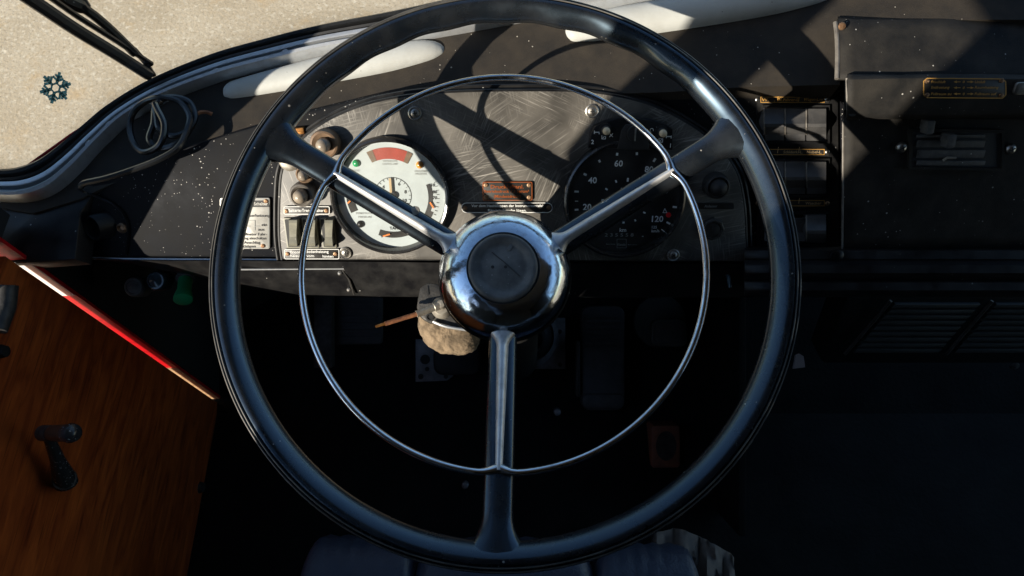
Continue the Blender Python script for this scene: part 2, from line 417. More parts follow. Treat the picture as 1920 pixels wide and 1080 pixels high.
def concrete():
    m = bpy.data.materials.new('sunlit_concrete'); m.use_nodes = True
    nt = m.node_tree; N = nt.nodes; L = nt.links; b = N['Principled BSDF']
    tc = N.new('ShaderNodeTexCoord'); V = tc.outputs['Object']
    def noise(sc, d=5):
        n = N.new('ShaderNodeTexNoise'); n.inputs['Scale'].default_value = sc; n.inputs['Detail'].default_value = d; n.inputs['Roughness'].default_value = .6
        L.new(V, n.inputs['Vector']); return n.outputs['Fac']
    def mixc(f, a, c, lo, hi):
        r = N.new('ShaderNodeMapRange'); r.inputs[1].default_value = lo; r.inputs[2].default_value = hi; L.new(f, r.inputs[0])
        x = N.new('ShaderNodeMix'); x.data_type = 'RGBA'
        for i, q in ((6, a), (7, c)):
            if isinstance(q, tuple): x.inputs[i].default_value = (*q, 1)
            else: L.new(q, x.inputs[i])
        L.new(r.outputs[0], x.inputs[0]); return x.outputs[2]
    c = mixc(noise(2.2, 6), (0.512,0.401,0.260), (0.634,0.514,0.353), .35, .65)
    c = mixc(noise(38, 3), c, (0.781,0.667,0.490), .52, .72)
    c = mixc(noise(70, 2), c, (0.378,0.282,0.171), .54, .76)
    c = mixc(noise(.9, 5), c, (0.488,0.373,0.235), .52, .75)
    c = mixc(noise(5.5, 4), c, (0.573,0.401,0.216), .56, .74)
    vo = N.new('ShaderNodeTexVoronoi'); vo.inputs['Scale'].default_value = 55; L.new(V, vo.inputs['Vector'])
    sp = N.new('ShaderNodeSeparateColor'); L.new(vo.outputs['Color'], sp.inputs[0])
    rad = N.new('ShaderNodeMapRange'); rad.inputs[1].default_value = .8; rad.inputs[2].default_value = 1; rad.inputs[4].default_value = .38; L.new(sp.outputs[0], rad.inputs[0])
    lt = N.new('ShaderNodeMath'); lt.operation = 'LESS_THAN'; L.new(vo.outputs['Distance'], lt.inputs[0]); L.new(rad.outputs[0], lt.inputs[1])
    x = N.new('ShaderNodeMix'); x.data_type = 'RGBA'; L.new(c, x.inputs[6])
    pc = N.new('ShaderNodeMix'); pc.data_type = 'RGBA'; pc.inputs[6].default_value = (0.805,0.689,0.500,1); pc.inputs[7].default_value = (0.415,0.311,0.191,1)
    L.new(sp.outputs[1], pc.inputs[0]); L.new(pc.outputs[2], x.inputs[7])
    half = N.new('ShaderNodeMath'); half.operation = 'MULTIPLY'; half.inputs[1].default_value = .55; L.new(lt.outputs[0], half.inputs[0]); L.new(half.outputs[0], x.inputs[0])
    L.new(x.outputs[2], b.inputs['Base Color']); b.inputs['Roughness'].default_value = .9
    bp = N.new('ShaderNodeBump'); bp.inputs['Strength'].default_value = .5; bp.inputs['Distance'].default_value = .004
    L.new(noise(60, 4), bp.inputs['Height']); L.new(bp.outputs[0], b.inputs['Normal'])
    return m
M['concrete'] = concrete()

def glass(name, tint=(.93,.95,.94), refl=1.0, rough=.02, dirt=0.0):
    m = bpy.data.materials.new(name); m.use_nodes = True
    nt = m.node_tree; N = nt.nodes; L = nt.links; N.clear()
    o = N.new('ShaderNodeOutputMaterial'); t = N.new('ShaderNodeBsdfTransparent'); t.inputs[0].default_value = (*tint, 1)
    g = N.new('ShaderNodeBsdfGlossy'); g.inputs['Roughness'].default_value = rough
    fr = N.new('ShaderNodeLayerWeight'); fr.inputs[0].default_value = .5
    pw = N.new('ShaderNodeMath'); pw.operation = 'POWER'; pw.inputs[1].default_value = 5; L.new(fr.outputs['Facing'], pw.inputs[0])
    k = N.new('ShaderNodeMath'); k.operation = 'MULTIPLY_ADD'; k.inputs[1].default_value = .9*refl; k.inputs[2].default_value = .04*refl; L.new(pw.outputs[0], k.inputs[0])
    mx = N.new('ShaderNodeMixShader'); L.new(k.outputs[0], mx.inputs[0]); L.new(t.outputs[0], mx.inputs[1]); L.new(g.outputs[0], mx.inputs[2])
    fin = mx.outputs[0]
    if dirt:
        d = N.new('ShaderNodeBsdfDiffuse'); d.inputs[0].default_value = (.5,.48,.43,1)
        tc = N.new('ShaderNodeTexCoord'); n = N.new('ShaderNodeTexNoise'); n.inputs['Scale'].default_value = 30; n.inputs['Detail'].default_value = 6
        L.new(tc.outputs['Object'], n.inputs['Vector'])
        r = N.new('ShaderNodeMapRange'); r.inputs[1].default_value = .4; r.inputs[2].default_value = .8; r.inputs[4].default_value = dirt; L.new(n.outputs['Fac'], r.inputs[0])
        m2 = N.new('ShaderNodeMixShader'); L.new(r.outputs[0], m2.inputs[0]); L.new(fin, m2.inputs[1]); L.new(d.outputs[0], m2.inputs[2]); fin = m2.outputs[0]
    L.new(fin, o.inputs[0]); return m
M['windscreen'] = glass('windscreen_glass', (.975,.98,.975), .5)
M['gauge_glass'] = glass('gauge_glass', (.96,.97,.97), .6, dirt=.10)

# ------------------------------------------------------------------ the setting
g = MB().grid([[(-40,-40,0), (40,-40,0)], [(-40,40,0), (40,40,0)]]).build('ground', M['concrete'], smooth=0)
struct(g, 'pale sunlit concrete ground outside the windscreen')

XW = -0.54; ZF = 1.12                       # side wall plane, cab floor height
YFRONT = 0.283                              # rear edge of the corner post
ZS, ZR = 1.66, 3.15
MI = Matrix.Identity(4)
def slab(name, x0, x1, y0, y1, z0, z1, m, bev=0):
    o = MB().box(((x0+x1)/2, (y0+y1)/2, (z0+z1)/2), (x1-x0, y1-y0, z1-z0)).build(name, m, m=MI, smooth=0)
    return struct(o)
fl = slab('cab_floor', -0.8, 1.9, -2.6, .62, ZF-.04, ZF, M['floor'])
slab('cab_roof', -0.545, 1.9, -2.6, .62, ZR, ZR+.04, M['shell'])
slab('rear_wall', -0.8, 1.9, -2.64, -2.6, ZF, ZR, M['shell_dark'])
slab('right_wall', 1.9, 1.94, -2.64, .62, ZF, 1.45, M['shell_dark'])
slab('right_wall', 1.9, 1.94, -2.64, .62, 2.75, ZR, M['shell_dark'])
slab('right_wall', 1.9, 1.94, -2.64, -.7, 1.451, 2.749, M['shell_dark'])
slab('corner_post', -0.80, XW-.002, YFRONT, .383, 1.715, ZR, M['shell_dark'])
def wall_piece(name, yz, x0=XW-.035, x1=XW-.02):
    mb = MB(); n = len(yz)
    mb.add([(x0, y, z) for y, z in yz]+[(x1, y, z) for y, z in yz], [tuple(range(n)), tuple(reversed(range(n, 2*n)))]+[(i, n+i, n+(i+1) % n, (i+1) % n) for i in range(n)])
    return struct(mb.build(name, M['shell_dark'], m=MI, smooth=0))
# unseen wall cut to shape the sun: sloping sill, slanted post, small rear opening
wall_piece('sun_shaping_sill', [(YFRONT-.001,1.60),(YFRONT-.001,1.665),(-.24,1.865),(-.24,1.60)])
wall_piece('sun_shaping_post', [(-.241,1.60),(-.241,1.95),(-.118,2.07),(-.118,ZR),(-.222,ZR),(-.222,2.19),(-.40,2.19),(-.40,1.60)])
wall_piece('window_header', [(-.223,2.37),(-.223,ZR),(-.40,ZR),(-.40,2.37)])
wall_piece('rear_side_wall', [(-.401,ZF),(-.401,ZR),(-2.6,ZR),(-2.6,ZF)])
slab('foot_side_wall', XW-.05, XW+.004, .352, .47, ZF, 1.665, M['shell_dark'])
# sloping toe board the pedals stand on
FF = Frame(960, 650, 1.25, 0.0)
a = FF.loc(300, 790, 0); c = FF.loc(2150, 420, 0)
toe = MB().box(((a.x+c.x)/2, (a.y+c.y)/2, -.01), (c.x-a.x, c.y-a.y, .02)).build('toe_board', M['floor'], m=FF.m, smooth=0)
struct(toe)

# ------------------------------------------------------------------ windscreen with rubber seal
FT = Frame(960, 178, .722, math.atan(.1937), math.atan(.108))            # level top of the dashboard
STN = [((-90,318),(-90,366)), ((-40,320),(-40,372)), ((0,320),(0,378)), ((42,316),(60,378)), ((82,301),(108,360)), ((122,273),(152,322)), ((162,240),(196,274)),
       ((212,200),(248,226)), ((292,152),(322,186)), ((400,107),(425,149)), ((500,78),(520,125)), ((600,53),(618,103)), ((740,26),(752,82)),
       ((860,0),(868,62)), ((980,-22),(990,40)), ((1150,-50),(1155,15)), ((1320,-75),(1325,-14)), ((1600,-112),(1605,-54)), ((2000,-160),(2000,-100))]
OU = spline([FT.loc(*s[0]) for s in STN], 8); IN = spline([FT.loc(*s[1]) for s in STN], 8)
ws = thing('windscreen', 'curved front windscreen pane in black rubber seal with riveted aluminium trim strip', 'windscreen', FT.m)
def band(prof):
    return [[OU[i].lerp(IN[i], s)+Vector((0,0,h)) for s, h in prof] for i in range(len(OU))]
MB().grid(band([(-.02,-.03),(0,.000),(.04,.008),(.14,.012),(.22,.011),(.27,.006),(.32,.009),(.385,.008),(.40,-.004)])).build('rubber_seal', M['seal'], ws)
trim = MB().grid(band([(.40,-.004),(.41,.006),(.44,.0085),(.54,.009),(.575,.0085),(.585,-.003),(.675,-.004),(.685,.006),(.70,.0095),(.78,.0125),(.87,.0115),(.94,.007),(1.0,-.001),(1.02,-.02)])).build('trim_strip', M['alu'], ws)
def screw(name, c, r, parent, m=None, cup=True, n=20, rot=.4, slotm=None):
    """countersunk cross-head screw with a cup washer"""
    mb = MB()
    if cup: mb.lathe([(r*1.02,0),(r,r*.22),(r*.86,r*.30),(r*.74,r*.20),(r*.70,r*.12)], c, n)
    mb.lathe([(r*.70,r*.10),(r*.60,r*.26),(r*.35,r*.36),(0.0001,r*.40)], c, n)
    o = mb.build(name, m or M['steel'], parent)
    sl = MB()
    for k in range(2):
        sl.box((c[0], c[1], c[2]+r*.40), (r*.66, r*.15, r*.10), rot+k*PI/2)
    sl.build('cross_slot', slotm or M['ink'], o, smooth=0)
    return o
# screws of the trim strip sit in the groove between its two beads
for u, v in ((78,361),(137,321),(176,275),(213,240),(290,193),(412,141),(540,106),(700,75)):
    p = FT.loc(u, v, 0); screw('screw', (p.x, p.y, .0065), .0046, ws, M['bright_screw'], rot=random.random())
# the pane rises from the seal, leaning back a little
up = MD.to_3x3().transposed() @ Vector((0, -.10, 1.0))
upl = Vector((up.dot(FT.ex), up.dot(FT.ey), up.dot(FT.n)))
base = [OU[i].lerp(IN[i], .30) for i in range(len(OU))]
gm = MB().grid([[b + upl*h + Vector((0,0,.004)) for b in base] for h in (0,.06,.15,.3,.5,.75,1.0,1.35)])
pane = gm.build('pane', M['windscreen'], ws, solid=.004)
gv = [FT.m @ Vector(p) for p in gm.v]
bvh = BVHTree.FromPolygons(gv, gm.f)
def on_glass(u, v, off=0.0):
    d = (MD.to_3x3() @ ray(u, v, 1)).normalized()
    h, n, i, dist = bvh.ray_cast(EYE, d)
    if h is None: h = EYE + d*.95; n = -d
    if n.dot(d) > 0: n = -n
    return h + n*off, n
# red body skin below the pane
sk = [(-90,338),(0,333),(38,312),(64,293),(95,271),(130,246),(168,222),(215,203),(292,158),(400,116),(500,86),(600,61),(740,34),(860,9),(980,-14),(1150,-42),(1320,-66),(1600,-104),(2000,-150)]
tp = [FT.m @ FT.loc(u, v, -.02) for u, v in sk]
rows = [[p + Vector((0,0,-dz)) + Vector((-ox, ox, 0))*1 for p in tp] for dz, ox in ((-.012,-.012),(.01,0),(.25,.0),(.75,-.02))]
tag(MB().grid(rows).build('front_body_panel', M['red'], m=MI, solid=.003), 'dark red painted body panel outside below the windscreen corner', 'body panel')

# dark lining on the inside of that skin, closing the foot well at the front
lin = [[p + Vector((.0, -.02, -dz)) for p in tp] for dz in (.02, .4, .75)]
struct(MB().grid(lin).build('front_wall', M['shell_dark'], m=MI, solid=.004))

# snowflake sticker on the pane
p0, n0 = on_glass(100, 160, .004)
ex = (MD.to_3x3() @ Vector((1,0,0))); ex = (ex - n0*ex.dot(n0)).normalized(); ey = n0.cross(ex)
fm = Matrix.Identity(4)
for i in range(3): fm[i][0] = ex[i]; fm[i][1] = ey[i]; fm[i][2] = n0[i]; fm[i][3] = p0[i]
def glass_local(u, v, off=.004):
    q, _ = on_glass(u, v, off); w = fm.inverted() @ q; return Vector((w.x, w.y))
mb = MB()
ua = glass_local(130,160)-glass_local(70,160); va = glass_local(100,130)-glass_local(100,190)
def sf(x, y): q = ua*(x/2)+va*(y/2); return (q.x, q.y)
def barp(x0, y0, x1, y1, w):
    d = Vector((x1-x0, y1-y0)).normalized(); q = Vector((-d.y, d.x))*w/2
    P = [sf(x0+q.x, y0+q.y), sf(x0-q.x, y0-q.y), sf(x1-q.x, y1-q.y), sf(x1+q.x, y1+q.y)]
    mb.prism(P, random.uniform(-.0001,.0001), .0005+random.uniform(0,.0003))
for k in range(6):
    t = R(15+60*k); c_, s_ = math.cos(t), math.sin(t)
    barp(.30*c_, .30*s_, 1.0*c_, 1.0*s_, .18)
    for br, ln in ((.45,.40),(.66,.26)):
        for sg in (-1, 1):
            q = t+sg*R(58)
            barp(br*c_, br*s_, br*c_+ln*math.cos(q), br*s_+ln*math.sin(q), .14)
    t2 = t+R(60)
    barp(.30*c_, .30*s_, .30*math.cos(t2), .30*math.sin(t2), .10)
tag(mb.build('snowflake_sticker', M['snow'], m=fm, smooth=0), 'teal snowflake sticker on the windscreen glass', 'sticker')

# windscreen wiper outside the pane
def wp(u, v, off): return on_glass(u, v, -off)[0]
wr = wp(160, 70, .03)
wip = thing('windscreen_wiper', 'black windscreen wiper with twin-bar arm resting on the glass', 'wiper', Matrix.Translation(wr))
def wpl(u, v, off): return wp(u, v, off) - wr
mb = MB()
bl = [wpl(10,-22,.012), wpl(90,32,.012), wpl(150,72,.012), wpl(215,112,.012), wpl(284,156,.012)]
mb.tube(spline(bl, 6), .0065, 8); mb.build('rubber_blade', M['seal'], wip)
mb = MB(); mb.tube(spline([q+Vector((.004,.010,.006)) for q in bl], 6), .003, 6); mb.build('blade_spine', M['black'], wip)
MB().tube(spline([wpl(45,-20,.03), wpl(100,20,.034), wpl(140,48,.036), wpl(178,66,.036), wpl(215,90,.03), wpl(262,127,.02)], 6), [.004]*6+[.007]*12+[.005]*13, 8).build('yoke', M['black'], wip)
MB().tube(spline([wpl(85,-25,.05), wpl(130,18,.05), wpl(170,52,.045), wpl(184,68,.04)], 6), .0045, 8).build('arm', M['black'], wip)
MB().tube(spline([wpl(68,-25,.05), wpl(105,10,.05), wpl(130,33,.045)], 6), .0035, 8).build('arm', M['black'], wip)
MB().tube([wpl(112,12,.04), wpl(132,30,.042), wpl(150,47,.04)], [.005,.010,.006], 8).build('clip', M['black'], wip)
MB().tube(spline([wpl(262,125,.025), wpl(280,142,.02), wpl(294,158,.012)], 4), .003, 6).build('end_clip', M['black'], wip)

# ------------------------------------------------------------------ dashboard body
FP = Frame(960, 487, .776, -.40)            # instrument panel plane
def P2b(pts): return [tuple(FT.loc(u, v, -.004))[:2] for u, v in pts]
dash = thing('dashboard', 'black dust-speckled dashboard body running below the windscreen', 'dashboard', FT.m)
poly = [FT.loc(*s[1]) for s in STN[2:]] + [FT.loc(u, v) for u, v in ((2060,36),(1576,36),(1576,158),(1400,162),(1250,172),(1100,176),(960,178),(800,190),(700,200),(560,240),(440,265),(340,295),(270,320),(200,348),(150,372),(60,400),(0,390))]
MB().prism([(p.x, p.y) for p in poly], -.03, -.001).build('top_cover', M['vinyl'], dash)
MB().prism(P2b([(-120,364),(-40,371),(0,377),(60,377),(108,360),(152,322),(190,340),(150,400),(140,486),(60,492),(-40,497),(-120,500)]), -.03, -.004, .002).build('corner_cover', M['black'], dash)
dm = FT.m.inverted() @ FP.m                 # panel-plane parts are children of the dashboard too
def dchild(mb, name, m, smooth=40):
    mb.v = [tuple(dm @ Vector(p)) for p in mb.v]
    return mb.build(name, m, dash, smooth)
def P2(fr, pts, h=0.0): return [tuple(fr.loc(u, v, h))[:2] for u, v in pts]
left = [(150,356),(200,332),(270,303),(340,279),(440,248),(545,217),(700,180),(760,172),(900,200),(900,484),(233,484),(138,481),(142,420)]
dchild(MB().prism(P2(FP, left, -.012), -.11, -.012, .003), 'left_panel', M['dash'])
rightp = [(1150,176),(1400,158),(1585,150),(1585,500),(1150,497)]
dchild(MB().prism(P2(FP, rightp, -.016), -.11, -.016, .003), 'centre_panel', M['dash'])
# underside: a fascia turning away below the panel edge
top = [(138,481),(233,485),(330,486),(445,486),(560,487),(700,488),(850,490),(1000,490),(1200,491),(1404,492)]
bot = [(139,483),(236,491),(330,509),(445,531),(560,552),(700,555),(850,556),(1000,556),(1200,556),(1400,556)]
T0 = FT.m.inverted() @ MD
def tl(u, v, Z): return tuple(T0 @ ray(u, v, Z))
r0 = [tuple(dm @ FP.loc(u, v, -.011)) for u, v in top]; rA = [tuple(dm @ FP.loc(u, v+3, -.004)) for u, v in top]
r1 = [tl(u, v, .82) for u, v in bot]; r2 = [tl(u, v+2, .88) for u, v in bot]; r3 = [tl(u, v-20, 1.0) for u, v in bot]
mid = [tl((t[0]+b[0])/2, (t[1]+b[1])/2, .796) for t, b in zip(top, bot)]
MB().grid([r0, rA, mid, r1, r2, r3]).build('fascia', M['black'], dash, 35)
# bright worn edge strip along the foot of the panel
mb = MB(); mb.tube([FP.loc(u, v, -.0105) for u, v in ((136,483),(233,485.5),(400,486.5),(530,487))], .0016, 8); dchild(mb, 'edge_strip', M['alu'])
# hatch in the fascia with its own edge
h0 = [tl(u, v, Z) for u, v, Z in ((446,504,.788),(640,503,.788),(655,525,.797),(664,552,.814))]
MB().tube(h0, .0012, 6).build('hatch_edge', M['cast'], dash)
MB().tube([tl(445,505,.788), tl(560,504,.788), tl(645,503.5,.788)], .0013, 6).build('hatch_bead', M['alu'], dash)
for u, v in ((637,512),(654,543)):
    q = Vector(tl(u, v, .791 if v < 530 else .807)); mb = MB().lathe([(.0028,0),(.002,.0012),(.0001,.0016)], q, 12); mb.build('rivet', M['steel'], dash)
# oval air tube in the corner of the left panel
o = FP.loc(186, 421, -.012); sc = FP.sc(186, 421)
mb = MB(); n = 32
for i, (k, h) in enumerate(((1.12,.0),(1.10,.010),(1.0,.013),(.90,.010),(.88,-.03))): pass
rows = []
for k, h, dx in ((1.14,.0,.010),(1.10,.012,.001),(1.0,.0145,0),(.90,.012,0),(.86,-.030,.004)):
    rows.append([(o.x+dx+14*sc*k*math.cos(2*PI*i/n), o.y+23*sc*k*math.sin(2*PI*i/n)*(1-.12*abs(math.cos(2*PI*i/n))), -.012+h) for i in range(n)])
mb.grid(rows, True); dchild(mb, 'air_tube', M['black'])
mb = MB().disc((o.x+.004, o.y, -.0115), .0085, 24, .0138); dchild(mb, 'tube_mouth', M['ink'])
so = FP.loc(230, 427, -.012); mb = MB().lathe([(.006,0),(.006,.002),(.004,.004),(.0025,.001),(.0001,.0008)], (so.x, so.y, -.0118), 14); dchild(mb, 'panel_screw', M['rusty_screw'])

# ------------------------------------------------------------------ right part of the dashboard: vinyl covers
FR = Frame(1750, 470, .771, -.40)
hd = thing('heater_console', 'black woven-vinyl heater console with slide levers right of the steering wheel', 'console', FR.m)
HI = FR.m.inverted() @ MD
def hl(u, v, Z): return HI @ ray(u, v, Z)
us = [1570,1600,1680,1760,1840,1920,2000,2100]
def sheet(name, prof, m, uu, wob=0.0, sm=50, solid=.003):
    rows = []
    for k, (v, Z) in enumerate(prof):
        rows.append([hl(u, v + wob*math.sin(u*.023+k*1.3), Z + wob*.0002*math.sin(u*.05+k)) for u in uu])
    return MB().grid(rows).build(name, m, hd, sm, solid=solid)
sheet('upper_flap', [(38,.700),(42,.690),(60,.687),(100,.683),(140,.679),(152,.678)], M['vinyl2'], us, 1.5)
sheet('ledge', [(143,.690),(146,.669),(150,.667),(180,.674),(210,.681),(215,.684),(217,.694),(219,.725)], M['vinyl2'], [1587]+us[1:], 1.2)
sheet('lower_panel', [(212,.722),(225,.711),(240,.714),(340,.736),(440,.761),(472,.769)], M['vinyl2'], [1581]+us[1:], .6)
for k, (lo, hi, zz) in enumerate((((468),(488),.764),((488),(522),.758),((522),(552),.764))):
    uu = [1395,1480,1600,1750,1900,2100]
    mid = (lo+hi)/2
    sheet('rail', [(lo-1,zz+.02),(lo+2,zz+.004),(mid-5,zz-.004),(mid+5,zz-.004),(hi-2,zz+.003),(hi,zz+.02)], M['black'], uu, 0)
q = hl(1569, 480, .757); MB().lathe([(.0075,-.001),(.0075,.001),(.006,.002),(.0001,.0024)], q, 16).build('plug', M['black'], hd)
# lifted seam of the flap and its torn corner
MB().tube(spline([hl(1566,42,.688), hl(1569,70,.684), hl(1570,110,.680), hl(1569,148,.676)], 5), .0022, 8).build('seam_piping', M['greyknob'], hd)
MB().prism([tuple(hl(u, v, .685))[:2] for u, v in ((1568,58),(1579,41),(1592,58))], hl(1579,50,.687).z, hl(1579,50,.684).z).build('torn_corner', M['ink'], hd, 0)
q = hl(1579,49,.682); MB().lathe([(.004,0),(.003,.0015),(.0001,.002)], q, 10).build('rivet', M['rusty_screw'], hd)
MB().tube([hl(1588,146,.667), hl(1588.5,180,.673), hl(1590,214,.682)], .0014, 6).build('ledge_edge', M['greyknob'], hd)
MB().tube([hl(1581,222,.709), hl(1580.5,340,.734), hl(1579,470,.766)], .0012, 6).build('panel_edge', M['greyknob'], hd)
q = hl(1599,210,.6795); MB().disc(q+Vector((0,0,.0002)), .0045, 16).build('hole', M['ink'], hd)
MB().grid([[hl(1570,40,.700), hl(1570,40,.78)], [hl(1570,60,.688), hl(1570,60,.78)], [hl(1570,100,.684), hl(1570,100,.78)], [hl(1570,150,.679), hl(1570,150,.78)]]).build('flap_side', M['vinyl2'], hd, 0)
MB().grid([[hl(1588,146,.669), hl(1588,146,.75)], [hl(1588,215,.684), hl(1588,215,.75)]]).build('ledge_side', M['vinyl2'], hd, 0)

def plate(fr, corners, h, t, name, m, parent, chamfer=0):
    o = MB().prism(P2(fr, corners, h), h-t, h, min(t*.4, .0006)).build(name, m, parent, 30); return o
def outline(fr, pts, h, w, name, m, parent):
    """thin raised printed border"""
    P = P2(fr, pts, h)
    area = sum(P[i][0]*P[(i+1)%len(P)][1]-P[(i+1)%len(P)][0]*P[i][1] for i in range(len(P)))
    if area < 0: P.reverse()
    Q = inset(P, w); n = len(P)
    mb = MB().add([(p[0], p[1], h) for p in P]+[(p[0], p[1], h) for p in Q], [(i, (i+1)%n, n+(i+1)%n, n+i) for i in range(n)])
    return mb.build(name, m, parent, 0)
# heater instruction plate on the ledge
FL = Frame(1808, 166, .669, -.45)
hp = thing('heater_plate', 'small black plate with gold heater directions riveted on the vinyl ledge', 'plate', FL.m)
oc = [(1738,146),(1880,147),(1887,153),(1887,178),(1880,185),(1738,184),(1731,178),(1731,152)]
plate(FL, oc, .002, .004, 'plate_body', M['plate_black'], hp)
outline(FL, oc, .0024, .0009, 'border', M['gold'], hp)
mb = MB()
for v, l, r_ in ((153.5,'Frischluft','Umluft'),(164.5,'Entfrostung','Raumheizung'),(176,'Fußraum zu','Fußraum auf')):
    wl = {'Frischluft':27,'Entfrostung':34,'Fußraum zu':38}[l]; wr_ = {'Umluft':20,'Raumheizung':44,'Fußraum auf':40}[r_]
    put_text(mb, FL, l, 1746+wl/2, v, 4.6, .0024, wl); put_text(mb, FL, r_, 1828+wr_/2, v, 4.6, .0024, wr_)
    put_text(mb, FL, '0', 1807, v, 4.4, .0024, 3.5)
    for x0, x1, tip in ((1801,1794,1788),(1813,1820,1826)):
        P = P2(FL, [(x0,v-.6),(x1,v-.6),(x1,v-2.4),(tip,v),(x1,v+2.4),(x1,v+.6),(x0,v+.6)], .0024)
        mb.add([(p[0],p[1],.0024) for p in P], [tuple(range(7))])
mb.build('lettering', M['gold'], hp, 0)
for u, v in ((1738,152),(1878,151),(1738,178),(1877,179)):
    q = FL.loc(u, v, .002); MB().lathe([(.0024,0),(.002,.001),(.0009,.0013),(.0001,.0006)], q, 12).build('rivet', M['rusty_screw'], hp)
q = FL.loc(1914, 165, 0); MB().prism(rrect(q.x, q.y, .016, .012, .003), 0, .004, .001).build('metal_clip', M['steel'], hp)

# slide-lever recess
sl = thing('heater_slider', 'recessed heater slide control with two dark lever knobs in the vinyl panel', 'slider control', FR.m)
HS = Frame(1790, 285, .7195, -.40); hm = FR.m.inverted() @ HS.m
def schild(mb, name, m, sm=40):
    mb.v = [tuple(hm @ Vector(p)) for p in mb.v]; return mb.build(name, m, sl, sm)
P = P2(HS, [(1702,240),(1881,243),(1881,320),(1702,317)], .001)
Q = P2(HS, [(1708,246),(1876,249),(1876,315),(1708,312)], .001)
mb = MB().add([(p[0],p[1],.0035) for p in P]+[(p[0],p[1],.0035) for p in Q]+[(p[0],p[1],.0) for p in P]+[(p[0],p[1],-.001) for p in Q],
   [(i,(i+1)%4,4+(i+1)%4,4+i) for i in range(4)]+[(8+i,8+(i+1)%4,(i+1)%4,i) for i in range(4)]+[(4+i,4+(i+1)%4,12+(i+1)%4,12+i) for i in range(4)])
schild(mb, 'recess_frame', M['vinyl2'], 0)
mb = MB().add([(p[0],p[1],.0006) for p in Q], [(0,1,2,3)]); schild(mb, 'recess_floor', M['ink'], 0)
for v0, v1 in ((252,258),(263,276),(281,296),(301,310)):
    p = HS.loc(1718, v1, .002); q = HS.loc(1848, v0, .002)
    schild(MB().box(((p.x+q.x)/2, (p.y+q.y)/2, .0015), (q.x-p.x, q.y-p.y, .0028), 0, .0006), 'guide_bar', M['rubber'])
for u, v, w, h_ in ((1739,237,15,26),(1778,263,16,26)):
    p = HS.loc(u, v, .008); s_ = HS.sc(u, v)
    schild(MB().box((p.x, p.y, .008), (w*s_, h_*s_, .014), .06, .0016), 'lever_knob', M['rubber'])
schild(MB().tube([HS.loc(1768,301,.004), HS.loc(1776,296,.005), HS.loc(1792,296,.004)], .0014, 6), 'bent_pin', M['zinc'])
for u, v in ((1689,276),(1893,279)):
    p = HS.loc(u, v, 0); mb = MB().lathe([(.0058,0),(.0056,.002),(.004,.004),(.0015,.0048),(.0001,.0045)], (p.x, p.y, 0), 16); so = schild(mb, 'screw', M['steel'])
    s2 = MB()
    for k in range(2): s2.box((p.x, p.y, .0047), (.006, .0011, .0008), .5+k*PI/2)
    s2.v = [tuple(hm @ Vector(q)) for q in s2.v]; s2.build('cross_slot', M['ink'], so, 0)

